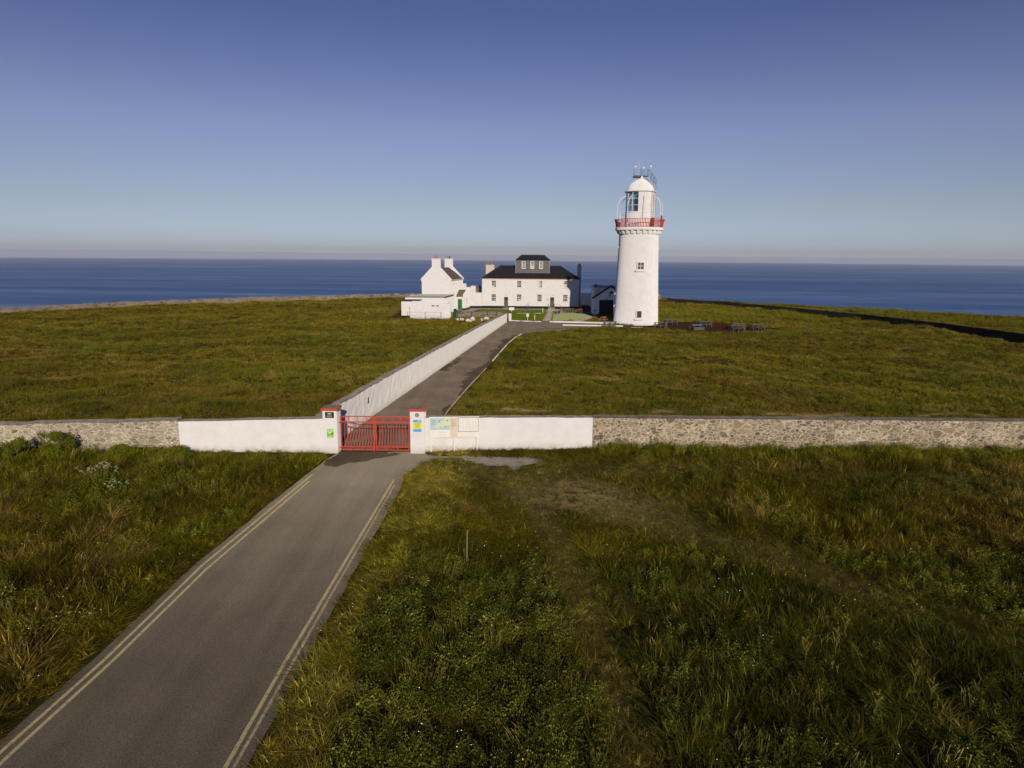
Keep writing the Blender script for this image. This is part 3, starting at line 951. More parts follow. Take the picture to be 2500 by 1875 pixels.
def bird(mb, cx, cz, s, y):
    """a small swooping bird, flat relief"""
    pl = [(-0.5, 0.0), (-0.2, -0.12), (-0.02, -0.28), (0.12, -0.2), (0.3, 0.1), (0.36, 0.5), (0.22, 0.2), (0.08, -0.02), (-0.1, 0.02), (-0.3, 0.06)]
    mb.prism([(cx + x * s, cz + z * s) for x, z in pl], y - 0.004, y)


# black plaque
t = thing('plaque', 'black plaque with small pale plate at the top of the left pillar', 'sign', (-10.19, 37.198, 0))
mb = MB(); mb.box(-.245, .245, -.02, 0, 2.06, 2.40); mb.build('board', 'sign_black', t)
mb = MB(); mb.box(-.11, .11, -.026, -.0205, 2.255, 2.35); mb.build('crest', 'brass', t)
mb = MB(); lines(mb, -.17, .17, 2.09, 2.22, 3, -.0205, cen=True); mb.build('lettering', 'paleink', t)
# green plaque
t = thing('plaque', 'bright green plaque with a white swooping bird on the left pillar', 'sign', (-10.19, 37.198, 0))
mb = MB(); mb.box(-.18, .18, -.02, 0, 0.93, 1.43); mb.build('board', 'sign_green', t)
mb = MB()
for (cx, cz, r) in ((-.09, 1.33, .085), (.09, 1.33, .085)):
    mb.prism([(cx + r * math.cos(a * math.pi / 8), cz + r * math.sin(a * math.pi / 8)) for a in range(16)], -.024, -.0205)
mb.build('hills_motif', 'map_green', t)
mb = MB(); mb.prism([(-.05, 1.16), (.18, 1.1), (.18, 1.24), (.07, 1.19)], -.0235, -.0205); mb.build('shadow_motif', 'sign_dkgreen', t)
mb = MB(); bird(mb, 0.0, 1.22, 0.26, -.025); mb.build('bird_motif', 'signwhite', t)
mb = MB(); lines(mb, -.13, .13, .96, 1.05, 2, -.0205, cen=True); mb.build('lettering', 'signwhite', t)
# round emblem
t = thing('emblem', 'round grey metal emblem near the top of the right pillar', 'emblem', (-5.30, 37.198, 2.26))
mb = MB(); mb.prism([(.12 * math.cos(a * math.pi / 14), .12 * math.sin(a * math.pi / 14)) for a in range(28)], -.025, 0); mb.build('disc', 'galv', t)
mb = MB(); mb.prism([(.07 * math.cos(a * math.pi / 10), .07 * math.sin(a * math.pi / 10)) for a in range(20)], -.032, -.0255); mb.build('inner_ring', 'rockgrey', t)
# blue and yellow notice
t = thing('notice', 'blue and yellow opening notice on the right pillar', 'sign', (-5.29, 37.198, 0))
mb = MB(); mb.box(-.235, .235, -.016, 0, 1.30, 1.99); mb.build('board', 'sign_yellow', t)
mb = MB(); mb.prism([(-.235, 1.845), (.235, 1.845), (.235, 1.95), (.2, 1.99), (-.2, 1.99), (-.235, 1.95)], -.021, -.0165); mb.build('top_band', 'sign_blue', t)
mb = MB(); mb.prism([(-.235, 1.34), (-.2, 1.30), (.2, 1.30), (.235, 1.34), (.235, 1.45), (-.235, 1.45)], -.021, -.0165); mb.build('bottom_band', 'sign_blue', t)
mb = MB(); lines(mb, -.16, .16, 1.50, 1.80, 7, -.0165, 0.3, cen=True); mb.build('lettering', 'ink', t)
mb = MB(); lines(mb, 0.0, .17, 1.89, 1.95, 1, -.0215, 0.7, 0); mb.build('heading', 'signwhite', t)

# ------------------------------------------------------------------ red gate (two leaves)
def gate_leaf(x0, x1, hinge_left, label):
    t = thing('gate_leaf', label, 'gate', ((x0), 37.52, 0), 0, 'leaves of the red gate')
    w = x1 - x0
    z0, z1, z2, z3 = 0.13, 0.30, 1.76, 2.08
    r = 0.032
    mb = MB()
    for x in (r, w - r):
        mb.box(x - r, x + r, -r, r, z0 - 0.02, z3 + 0.02)
    for z in (z0, z1, z2, z3):
        mb.box(2 * r, w - 2 * r, -r + .004, r - .004, z - .025, z + .025)
    for k in (1, 2):
        x = w * k / 3 - 0.02
        mb.box(x - .022, x + .022, -.02, .02, z0 + .025, z1 - .025)
    mb.build('frame', 'red', t)
    n = 10
    for k in range(n):
        x = 2 * r + (w - 4 * r) * (k + 1) / (n + 1)
        mb = MB(); mb.box(x - .015, x + .015, -.015, .015, z1 + .025, z2 - .025); mb.build('bar', 'red', t)
    # scroll panel
    mb = MB()
    for k in range(1, 4):
        x = w * k / 4
        mb = MB(); mb.box(x - .016, x + .016, -.014, .014, z2 + .025, z3 - .025); mb.build('upper_bar', 'red', t)
    cells = [(0, 1), (3, 4)] if hinge_left else [(0, 1), (2, 3), (3, 4)]
    for a, b_ in cells:
        xa, xb = w * a / 4 + .05, w * b_ / 4 - .05
        cx, cz = (xa + xb) / 2, (z2 + z3) / 2
        pts = [(cx + (xb - xa) / 2 * math.copysign(abs(math.cos(q)) ** 0.6, math.cos(q)), 0, cz + 0.115 * math.copysign(abs(math.sin(q)) ** 0.8, math.sin(q))) for q in [2 * math.pi * i / 16 for i in range(17)]]
        ms = MB(); ms.tube(pts, 0.010, 5); ms.build('scroll', 'red', t)
    hx = 0 if hinge_left else w
    sgn = -1 if hinge_left else 1
    for z in (0.27, 1.72):
        mb = MB(); mb.box(min(hx, hx + sgn * .09), max(hx, hx + sgn * .09), -.02, .02, z - .03, z + .03); mb.build('hinge', 'red', t)
    return t


gl = gate_leaf(-9.69, -7.75, True, 'left leaf of the closed red barred gate, hinged on the pillar with two plaques')
gr_ = gate_leaf(-7.71, -5.79, False, 'right leaf of the closed red barred gate, hinged on the pillar with the emblem')
mb = MB(); mb.box(1.86, 1.94, -.05, -.033, 0.1, 2.12); mb.box(1.80, 2.0, -.09, -.051, 1.68, 1.82); mb.build('latch', 'red', gl)

# ------------------------------------------------------------------ information board
def info_board():
    ang = math.atan2(0.96, 9.62)
    t = thing('information_board', 'wide white information board with a map, standing against the white wall', 'board', (-4.66, 37.50, 0), ang)
    mb = MB(); mb.box(0, 2.82, -.02, 0.02, .88, 2.08); mb.build('panel', 'signwhite', t)
    for x in (0.05, 1.38, 2.66):
        mb = MB(); mb.box(x, x + .07, -.01, .05, -0.05, .88); mb.build('leg', 'signwhite', t)
    mb = MB(); mb.box(.05, 1.15, -.028, -.0205, 1.33, 2.02); mp = mb.build('map', 'map_sea', t)
    mb = MB(); mb.prism([(.10, 1.40), (.30, 1.46), (.62, 1.48), (.8, 1.55), (1.13, 1.62), (1.13, 2.0), (.9, 2.0), (.75, 1.82), (.5, 1.68), (.28, 1.55), (.1, 1.46)], -.032, -.0285); mb.build('land', 'map_land', mp)
    mb = MB(); mb.prism([(.93, 1.36), (1.12, 1.37), (1.1, 1.5), (.98, 1.52)], -.036, -.0325); mb.build('green_patch', 'map_green', mp)
    mb = MB()
    for cx, cz, s in ((.55, 1.84, .045), (.63, 1.5, .025), (.92, 1.5, .025), (1.02, 1.88, .045)):
        mb.prism([(cx - s, cz - s), (cx + s, cz - s), (cx + s * .2, cz + s * 1.3)], -.036, -.033)
    lines(mb, .12, .34, 1.62, 1.95, 9, -.0285, 0.25)
    mb.build('symbols', 'ink', mp)
    for a in ((.1, 1.05, 1.15, 1.27), (.1, 1.05, .94, 1.06), (1.75, 2.7, 1.07, 1.17), (1.75, 2.7, .92, 1.02)):
        mb = MB(); lines(mb, *a, 2, -.0205, 0.25, 0.15); mb.build('lettering', 'paleink', t)
    mb = MB(); mb.box(1.17, 1.6, -.024, -.0205, .90, 2.05); st = mb.build('centre_strip', 'rusty', t)
    mb = MB()
    for a in ((1.25, 1.26, 1.52, 1.92), (1.50, 1.51, 1.52, 1.92), (1.26, 1.50, 1.52, 1.53), (1.26, 1.50, 1.91, 1.92)):
        mb.box(a[0], a[1], -.028, -.0245, a[2], a[3])
    lines(mb, 1.29, 1.47, 1.55, 1.88, 8, -.0245, 0.3)
    mb.build('notice_print', 'timber', st)
    mb = MB(); mb.box(1.62, 2.78, -.035, -.0205, 1.20, 2.04)
    fr = mb.build('timetable_frame', 'darkmetal', t)
    mb = MB(); mb.box(1.645, 2.755, -.040, -.0355, 1.225, 2.015); sh = mb.build('timetable_sheet', 'signwhite', fr)
    for c in range(6):
        mb = MB(); lines(mb, 1.69 + c * .175, 1.83 + c * .175, 1.25, 1.99, 26, -.0405, 0.3, 0.3); mb.build('timetable_column', 'paleink', fr)


info_board()


# ------------------------------------------------------------------ lighthouse
def lighthouse():
    cx, cy = 20.9, 116.15
    t = thing('lighthouse', 'tall white round lighthouse tower with a red railed gallery', 'lighthouse', (cx, cy, 0))
    prof = [(3.82, -0.4), (3.82, 0.25), (3.78, 0.3), (3.66, 3.0), (3.56, 5.5), (3.44, 8.5), (3.33, 11.5), (3.25, 14.2), (3.24, 14.95)]
    mb = MB(); mb.lathe(prof, 96); mb.build('tower_shaft', 'tower_white', t, smooth=True)
    # cornice and gallery slab
    mb = MB(); mb.lathe([(3.24, 14.95), (3.36, 15.0), (3.36, 15.12), (3.42, 15.35), (3.86, 15.45), (3.92, 15.47), (3.92, 15.85), (3.86, 15.9), (0.1, 15.9)], 96); mb.build('gallery_deck', 'tower_white', t)
    for k in range(24):
        a = 2 * math.pi * k / 24 + 0.05
        mb = MB(); mb.add([(-.24, -.60, 14.86), (.24, -.60, 14.86), (.24, 0, 14.8), (-.24, 0, 14.8), (-.24, -.60, 15.46), (.24, -.60, 15.46), (.24, 0, 15.46), (-.24, 0, 15.46),
                           ], [(0, 3, 2, 1), (0, 1, 5, 4), (1, 2, 6, 5), (2, 3, 7, 6), (3, 0, 4, 7)])
        # tapered corbel: pull the lower outer edge inwards
        vv = [list(p) for p in mb.v]
        vv[0][1] = vv[1][1] = -.28
        mb.v = [tuple(p) for p in vv]
        r0 = 3.2
        rot = Matrix.Rotation(a, 4, 'Z')
        mb.v = [tuple(rot @ Vector((x, y - r0, z))) for x, y, z in mb.v]
        mb.build('corbel', 'tower_white', t)
    # railing
    def rail_r(z):
        u = (z - 15.95) / 1.25
        return 3.80 + 0.05 * u + 0.25 * u ** 2.4
    mb = MB()
    for z, rr in ((15.98, .035), (16.62, .022), (17.20, .04)):
        pts = [(rail_r(z) * math.sin(a), -rail_r(z) * math.cos(a), z) for a in [2 * math.pi * k / 72 for k in range(73)]]
        mb.tube(pts, rr, 5)
    rail = mb.build('railing', 'red', t)
    mb = MB()
    N = 96
    for k in range(N):
        a = 2 * math.pi * k / N
        pts = [(rail_r(z) * math.sin(a), -rail_r(z) * math.cos(a), z) for z in (15.96, 16.3, 16.62, 16.9, 17.2)]
        mb.tube(pts, .045, 4)
    mb.build('balusters', 'red', rail)
    # lantern base and blanked wall
    RL = 2.38
    mb = MB(); mb.lathe([(RL, 15.9), (RL, 18.28), (RL + .05, 18.30), (RL + .05, 18.38), (RL - .1, 18.4)], 48); mb.build('lantern_base', 'tower_white', t)
    a_s, a_e = rad(-17), rad(88)
    mb = MB(); mb.lathe([(RL - .04, 18.38), (RL - .04, 21.56), (RL - .12, 21.56), (RL - .12, 18.38)], 22, a_s, a_e); mb.build('blank_panel', 'tower_white', t)
    # thin joints on the blank panel
    mb = MB()
    for i in range(1, 4):
        a = a_s + (a_e - a_s) * i / 4.5
        mb.tube([((RL - .03) * math.sin(a), -(RL - .03) * math.cos(a), z) for z in (18.4, 21.5)], .012, 4)
    for z in (19.4, 20.5):
        mb.tube([((RL - .035) * math.sin(a_s + (a_e - a_s) * i / 16), -(RL - .035) * math.cos(a_s + (a_e - a_s) * i / 16), z) for i in range(17)], .01, 4)
    mb.build('panel_joints', 'paleink', t)
    # glazing: remaining arc
    g0, g1 = a_e, a_s + 2 * math.pi
    ng = 10
    for i in range(ng):
        aa, ab = g0 + (g1 - g0) * i / ng, g0 + (g1 - g0) * (i + 1) / ng
        for j in range(3):
            z0, z1 = 18.40 + j * 1.055, 18.40 + (j + 1) * 1.055 - .03
            mb = MB(); mb.lathe([(RL - .08, z0), (RL - .08, z1)], 1, aa + .01, ab - .01); mb.build('lantern_pane', 'glass', t)
    mb = MB()
    for i in range(ng + 1):
        a = g0 + (g1 - g0) * i / ng
        mb.tube([((RL - .06) * math.sin(a), -(RL - .06) * math.cos(a), z) for z in (18.36, 21.6)], .045, 5)
    for z in (18.42, 19.45, 20.5, 21.52):
        mb.tube([((RL - .06) * math.sin(g0 + (g1 - g0) * i / 30), -(RL - .06) * math.cos(g0 + (g1 - g0) * i / 30), z) for i in range(31)], .035, 5)
    mb.build('glazing_bars', 'trimwhite', t)
    mb = MB(); mb.lathe([(.05, 18.1), (.75, 18.1), (.8, 18.8), (1.0, 19.4), (1.02, 20.2), (.8, 20.9), (.5, 21.2), (.05, 21.2)], 20); mb.build('lamp_lens', 'lens', t, smooth=True)
    mb = MB(); mb.lathe([(RL - .15, 18.2), (.1, 18.2)], 40); mb.build('lantern_floor', 'darkmetal', t)
    # eave and dome
    mb = MB(); mb.lathe([(RL - .1, 21.56), (2.58, 21.60), (2.62, 21.68), (2.58, 21.76), (2.3, 21.80)], 48); mb.build('eave_ring', 'trimwhite', t)
    mb = MB(); mb.lathe([(2.28, 21.80), (2.2, 22.0), (2.02, 22.4), (1.72, 22.82), (1.32, 23.2), (.85, 23.5), (.4, 23.68), (.32, 23.75), (.3, 24.1), (.05, 24.15)], 40); mb.build('dome', 'tower_white', t, smooth=True)
    # curved stays
    for k in range(8):
        a = 2 * math.pi * k / 8 + rad(-41)
        pts = []
        for z in (15.9, 17.0, 18.2, 18.9):
            pts.append((3.78, z))
        for q in range(1, 9):
            th = math.pi / 2 * q / 8
            pts.append((2.34 + 1.44 * math.cos(th), 18.9 + 2.0 * math.sin(th)))
        mb = MB(); mb.tube([(r * math.sin(a), -r * math.cos(a), z) for r, z in pts], .045, 6); mb.build('stay', 'trimwhite', t)
    # ladder up the right front
    la = rad(42)
    ux, uy = math.cos(la), math.sin(la)
    def lp(s, r, z):
        return (r * math.sin(la) + ux * s, -r * math.cos(la) + uy * s, z)
    mb = MB()
    for s in (-.27, .27):
        mb.tube([lp(s, RL + .16, 16.0), lp(s, RL + .16, 21.9)], .028, 5)
    for z in np.arange(16.2, 21.8, 0.3):
        mb.tube([lp(-.27, RL + .16, z), lp(.27, RL + .16, z)], .016, 4)
    ld = mb.build('ladder', 'ladder_metal', t)
    mb = MB()
    for z in np.arange(17.2, 21.8, 0.75):
        mb.tube([lp(-.3, RL + .14, z), lp(-.38, RL + .5, z), lp(0, RL + .75, z), lp(.38, RL + .5, z), lp(.3, RL + .14, z)], .014, 4)
    for s, r in ((-.38, .5), (0, .75), (.38, .5)):
        mb.tube([lp(s, RL + r, 17.2), lp(s, RL + r, 21.7)], .014, 4)
    mb.build('ladder_cage', 'ladder_metal', ld)
    # stair over the dome, right side, with handrails
    mb = MB()
    for yy in (-.95, -.35):
        mb.tube([(2.35, yy, 21.85), (.75, yy, 23.9)], .05, 5)
    for k in range(12):
        u = k / 11
        x, z = 2.3 - 1.5 * u, 21.9 + 1.95 * u
        mb.box(x - .09, x + .09, -.95, -.35, z - .02, z + .02)
    mb.build('roof_stair', 'galv', t)
    mb = MB()
    for yy in (-1.0, -.3):
        mb.tube([(2.3, yy, 21.9), (2.3, yy, 23.55), (1.2, yy, 25.0), (.9, yy, 25.0)], .025, 5)
        mb.tube([(2.3, yy, 22.9), (.9, yy, 24.5)], .02, 5)
        for u in (.3, .65):
            mb.tube([(2.3 - 1.4 * u, yy, 21.9 + 1.9 * u), (2.3 - 1.1 * u, yy, 23.55 + 1.45 * u)], .02, 4)
    mb.build('stair_rail', 'darkmetal', t)
    # roof platform with equipment
    mb = MB(); mb.box(-1.25, -.1, -.6, .6, 23.92, 24.22); mb.box(.35, 1.05, -.5, .5, 24.1, 24.2); mb.build('roof_platform', 'darkmetal', t)
    mb = MB()
    for (x, y) in ((-1.2, -.55), (-1.2, .55), (-.1, -.55), (-.1, .55), (.45, -.5), (.45, .5), (1.05, -.5), (1.05, .5)):
        mb.tube([(x, y, 24.2), (x, y, 25.2)], .025, 5)
    for z in (24.65, 25.2):
        mb.tube([(-1.2, -.55, z), (-.1, -.55, z), (-.1, .55, z), (-1.2, .55, z), (-1.2, -.55, z)], .022, 5)
        mb.tube([(.45, -.5, z), (1.05, -.5, z), (1.05, .5, z), (.45, .5, z)], .022, 5)
    for x in (.0, .32):
        mb.tube([(x, -.2, 23.9), (x, -.2, 25.3)], .03, 5)
    for z in np.arange(24.0, 25.2, .2):
        mb.tube([(0, -.2, z), (.32, -.2, z)], .015, 4)
    mb.build('platform_rail', 'galv', t)
    for x, z in ((-1.12, 25.55), (.22, 25.4), (1.38, 25.6)):
        mb = MB(); mb.tube([(x, -.5, 25.1), (x, -.5, z - .15)], .02, 5); mb.sphere((x, -.5, z), .19, 12); mb.build('globe_antenna', 'trimwhite', t, smooth=True)
    mb = MB(); mb.tube([(-.42, 0, 24.2), (-.42, 0, 26.5)], .022, 5); mb.build('whip_mast', 'trimwhite', t)
    mb = MB(); mb.tube([(.38, 0, 24.2), (.38, 0, 26.75)], .018, 5); mb.build('whip_mast', 'galv', t)
    # gallery equipment
    mb = MB(); mb.box(-3.55, -3.25, -1.0, -.7, 15.9, 17.95); mb.tube([(-3.4, -.8, 17.9), (-2.5, -.8, 17.9)], .03, 5); mb.build('gallery_lamp', 'galv', t)
    mb = MB(); mb.box(3.3, 3.55, -1.0, -.7, 16.9, 17.85); mb.box(3.38, 3.46, -.9, -.8, 15.9, 16.9); mb.build('fog_signal', 'darkmetal', t)
    mb = MB(); mb.box(1.45, 1.95, -2.5, -2.2, 15.9, 17.45); mb.build('locker', 'locker', t)
    # windows
    def twin(x, zb, zt, w, bars, r):
        y = -math.sqrt(r * r - x * x)
        mb = MB()
        fw = .13
        mb.box(x - w / 2 - fw, x - w / 2, y - .10, y + .35, zb - fw, zt + fw); mb.box(x + w / 2, x + w / 2 + fw, y - .10, y + .35, zb - fw, zt + fw)
        mb.box(x - w / 2, x + w / 2, y - .10, y + .35, zt, zt + fw); mb.box(x - w / 2, x + w / 2, y - .10, y + .35, zb - fw, zb)
        if bars:
            mb.box(x - .04, x + .04, y + .0, y + .04, zb, zt); mb.box(x - w / 2, x + w / 2, y - .004, y + .036, (zb + zt) / 2 - .04, (zb + zt) / 2 + .04)
        f = mb.build('window', 'trimwhite', t)
        mb = MB(); mb.box(x - w / 2, x + w / 2, y + .041, y + .30, zb, zt); mb.build('pane', 'pane_brown', f)
        mb = MB(); mb.box(x - w / 2 - .38, x + w / 2 + .2, y - .16, y + .2, zb - .38, zb - fw - .002); mb.build('sill', 'tower_white', f)
    twin(-0.12, 9.18, 10.25, .95, True, 3.50)
    twin(-0.12, 1.32, 2.42, .74, False, 3.84)
    # bulkhead lamps on the flanks
    for a, z, r in ((-90, 12.7, 3.32), (90, 12.6, 3.32), (-90, 5.0, 3.6), (90, 4.9, 3.6), (-88, 3.0, 3.68)):
        a = rad(a)
        mb = MB(); mb.sphere((r * math.sin(a), -r * math.cos(a), z), .16, 10, (1, 1, 1.25)); mb.build('bulkhead_lamp', 'trimwhite', t, smooth=True)


M['pane_brown'] = simple('dusty_window_glass', (0.06, 0.052, 0.04), 0.3, var=0.4, scale=3)
lighthouse()


# ------------------------------------------------------------------ buildings
def wall_holes(mb, x0, x1, y0, y1, z0, z1, holes):
    """a wall slab facing -y with rectangular openings (x0,x1,z0,z1)"""
    xs = sorted({x0, x1, *[h[0] for h in holes], *[h[1] for h in holes]})
    zs = sorted({z0, z1, *[h[2] for h in holes], *[h[3] for h in holes]})
    for i in range(len(xs) - 1):
        for j in range(len(zs) - 1):
            mx, mz = (xs[i] + xs[i + 1]) / 2, (zs[j] + zs[j + 1]) / 2
            if any(h[0] < mx < h[1] and h[2] < mz < h[3] for h in holes):
                continue
            # front and back faces
            mb.add([(xs[i], y0, zs[j]), (xs[i + 1], y0, zs[j]), (xs[i + 1], y0, zs[j + 1]), (xs[i], y0, zs[j + 1])], [(0, 1, 2, 3)])
            mb.add([(xs[i], y1, zs[j]), (xs[i + 1], y1, zs[j]), (xs[i + 1], y1, zs[j + 1]), (xs[i], y1, zs[j + 1])], [(3, 2, 1, 0)])
    mb.add([(x0, y0, z0), (x0, y1, z0), (x0, y1, z1), (x0, y0, z1)], [(3, 2, 1, 0)])
    mb.add([(x1, y0, z0), (x1, y1, z0), (x1, y1, z1), (x1, y0, z1)], [(0, 1, 2, 3)])
    mb.add([(x0, y0, z1), (x1, y0, z1), (x1, y1, z1), (x0, y1, z1)], [(0, 1, 2, 3)])
    for a, b_, c, d in holes:
        mb.add([(a, y0, c), (a, y1, c), (a, y1, d), (a, y0, d)], [(0, 1, 2, 3)])
        mb.add([(b_, y0, c), (b_, y1, c), (b_, y1, d), (b_, y0, d)], [(3, 2, 1, 0)])
        mb.add([(a, y0, c), (b_, y0, c), (b_, y1, c), (a, y1, c)], [(0, 1, 2, 3)])
        mb.add([(a, y0, d), (b_, y0, d), (b_, y1, d), (a, y1, d)], [(3, 2, 1, 0)])
    return mb


def sash(parent, x0, x1, z0, z1, y, cols=3, rows=4, blind=0.0, bar=.045, mid=.10, blind_part=None):
    """multi-pane sash window set in an opening; white bars over dark glass"""
    mb = MB()
    f = .05
    mb.box(x0, x0 + f, y - .02, y + .05, z0, z1); mb.box(x1 - f, x1, y - .02, y + .05, z0, z1)
    mb.box(x0 + f, x1 - f, y - .02, y + .05, z0, z0 + f); mb.box(x0 + f, x1 - f, y - .02, y + .05, z1 - f, z1)
    for i in range(1, cols):
        x = x0 + (x1 - x0) * i / cols
        mb.box(x - bar / 2, x + bar / 2, y - .012, y + .02, z0 + f, z1 - f)
    for j in range(1, rows):
        z = z0 + (z1 - z0) * j / rows
        hb = mid / 2 if j == rows // 2 else bar / 2
        mb.box(x0 + f, x1 - f, y - .016, y + .022, z - hb, z + hb)
    w = mb.build('window', 'trimwhite', parent)
    mb = MB(); mb.box(x0 + f, x1 - f, y + .024, y + .04, z0 + f, z1 - f); mb.build('pane', 'pane', w)
    mb = MB(); mb.box(x0 - .08, x1 + .08, y - .26, y - .021, z0 - .13, z0 - .002); mb.build('sill', 'white', w)
    if blind_part:
        a, b_, c, d = blind_part
        mb = MB(); mb.box(x0 + (x1 - x0) * a, x0 + (x1 - x0) * b_, y + .0235, y + .0238, z0 + (z1 - z0) * c, z0 + (z1 - z0) * d); mb.build('blind', 'blind', w)
    return w


def hip_roof(mb, x0, x1, y0, y1, z, zr, run, t=.10):
    ym = (y0 + y1) / 2
    a, b_ = (x0 + run, ym, zr), (x1 - run, ym, zr)
    mb.quad3((x0, y0, z), (x1, y0, z), b_, a, t)
    mb.quad3((x1, y1, z), (x0, y1, z), a, b_, t)
    mb.tri3((x1, y0, z), (x1, y1, z), b_, t)
    mb.tri3((x0, y1, z), (x0, y0, z), a, t)


def stack(parent, x0, x1, y0, y1, z0, z1, mat, pots, potmat='terracotta', ncols=1):
    mb = MB()
    if ncols == 1:
        mb.box(x0, x1, y0, y1, z0, z1)
    else:
        xm = (x0 + x1) / 2
        mb.box(x0, xm - .05, y0, y1, z0, z1); mb.box(xm + .05, x1, y0, y1, z0, z1); mb.box(xm - .05, xm + .05, y0 + .12, y1 - .12, z0, z1 - .1)
    mb.box(x0 - .07, x1 + .07, y0 - .07, y1 + .07, z1, z1 + .16)
    c = mb.build('chimney', mat, parent)
    for x, y, r, h, pm in pots:
        mb = MB(); mb.lathe([(r * 1.2, z1 + .16), (r, z1 + .22), (r * .85, z1 + .16 + h * .85), (r * 1.05, z1 + .16 + h * .88), (r * 1.05, z1 + .16 + h), (r * .6, z1 + .16 + h), (r * .6, z1 + .2)], 10, c=(x, y)); mb.build('chimney_pot', pm or potmat, c)
    return c


def main_house():
    t = thing('keepers_house', 'wide two storey white house with black hipped roof and grey rooftop lookout', 'house', (-6.62, 148.45, 0), rad(-1.3))
    W, D, E = 20.85, 8.0, 6.42
    up = [(2.52, .0), (8.0, 0), (12.42, 0), (18.05, 0)]
    holes = []
    lay = []
    for i, (cx, _) in enumerate(up):
        lay.append((cx - .46, cx + .46, 4.52, 5.95))
    for cx in (2.5, 8.0, 12.4, 17.95):
        lay.append((cx - .48, cx + .48, 1.58, 3.04))
    doors = [(4.76, 5.62, .12, 2.48), (14.70, 15.56, .30, 2.50)]
    holes = lay + doors
    mb = MB(); wall_holes(mb, 0, W, 0, .35, .55, E, [h if h[2] > .5 else (h[0], h[1], .55, h[3]) for h in holes])
    mb.box(0, .35, .351, D, .55, E); mb.box(W - .35, W, .351, D, .55, E); mb.box(.351, W - .351, D - .35, D, .55, E)
    mb.build('wall', 'white', t)
    mb = MB()
    segs = [0.0, 4.76, 5.62, 14.70, 15.56, W]
    mb.box(-.03, 4.76, -.03, .4, -.1, .549); mb.box(5.62, 14.70, -.03, .4, -.1, .549); mb.box(15.56, W + .03, -.03, .4, -.1, .549)
    mb.box(-.03, .4, .401, D, -.1, .549); mb.box(W - .4, W + .03, .401, D, -.1, .549)
    mb.build('plinth', 'plinth', t)
    bl = {0: (.0, .62, .05, .25), 2: (.0, .66, .05, .95), 3: (.0, .85, .05, .45)}
    for i, h in enumerate(lay):
        bp = None
        if i < 4 and i in bl:
            bp = bl[i]
        if i == 5:
            bp = (0.3, .95, .05, .3)
        sash(t, h[0], h[1], h[2], h[3], .16, 3, 4, blind_part=bp)
    for i, d in enumerate(doors):
        mb = MB(); mb.box(d[0], d[1], .14, .2, d[2] + .02, d[3]); mb.box(d[0], d[0] + .07, .11, .139, d[2] + .02, d[3]); mb.box(d[1] - .07, d[1], .11, .139, d[2] + .02, d[3])
        mb.box(d[0] + .07, d[1] - .07, .11, .139, d[3] - .72, d[3] - .66)
        dd = mb.build('door', 'olive_door', t)
        mb = MB()
        for a in range(3):
            for b_ in range(2):
                mb.box(d[0] + .1 + a * .23, d[0] + .28 + a * .23, .128, .1385, d[3] - .35 - b_ * .28, d[3] - .12 - b_ * .28)
        mb.build('pane', 'pane', dd)
        mb = MB(); mb.tube([(d[1] - .12, .139, 1.3), (d[1] - .12, .07, 1.3), (d[1] - .22, .07, 1.3)], .015, 5); mb.build('handle', 'galv', dd)
        mb = MB(); cx = (d[0] + d[1]) / 2; mb.sphere((cx, -.04, d[3] + .4), .09, 8); mb.build('porch_lamp', 'galv', t)
        mb = MB(); mb.box(d[0] - .3, d[1] + .15, -.9, .10, 0, d[2] - .001 if d[2] > .13 else .12); mb.build('doorstep', 'concrete', t)
    # eaves and roof
    mb = MB(); mb.box(-.06, W + .06, -.10, -.002, E - .16, E + .02); mb.build('fascia', 'orange_trim', t)
    mb = MB(); hip_roof(mb, -.18, W + .18, -.2, D + .2, E + .08, 9.12, 4.0); rf = mb.build('roof', 'slate', t)
    mb = MB()
    ym = D / 2
    mb.tube([(3.85, ym, 9.14), (W - 3.85, ym, 9.14)], .08, 5)
    for a, b_ in (((-.16, -.18, E + .11), (3.85, ym, 9.14)), ((W + .16, -.18, E + .11), (W - 3.85, ym, 9.14)), ((-.16, D + .18, E + .11), (3.85, ym, 9.14)), ((W + .16, D + .18, E + .11), (W - 3.85, ym, 9.14))):
        mb.tube([a, b_], .06, 5)
    mb.build('ridge_tiles', 'ridge', rf)
    # rooftop lookout
    lx0, lx1, ly0, ly1, lz0, lz1 = 7.18, 14.5, 1.5, 6.3, 7.15, 10.28
    wins = [(8.9, 8.6), (10.77, 8.6), (12.66, 8.6)]
    hl = [(c - .33, c + .33, 8.62, 9.98) for c, _ in wins]
    mb = MB(); wall_holes(mb, lx0, lx1, ly0, ly0 + .25, lz0, lz1, hl); mb.box(lx0, lx0 + .25, ly0 + .251, ly1, lz0, lz1); mb.box(lx1 - .25, lx1, ly0 + .251, ly1, lz0, lz1); mb.box(lx0 + .251, lx1 - .251, ly1 - .25, ly1, lz0, lz1)
    lk = mb.build('lookout_wall', 'slatehung', t)
    mb = MB(); mb.box(lx0 - .05, lx1 + .05, ly0 - .05, ly0 - .002, 7.38, 7.5); mb.box(lx0 - .05, lx1 + .05, ly0 - .05, ly0 - .002, 10.2, 10.3)
    for s in (lx0 - .03, lx1 - .03):
        mb.box(s, s + .06, ly0 - .03, ly0 - .001, 7.51, 10.19)
    mb.build('lookout_trim', 'paleink', lk)
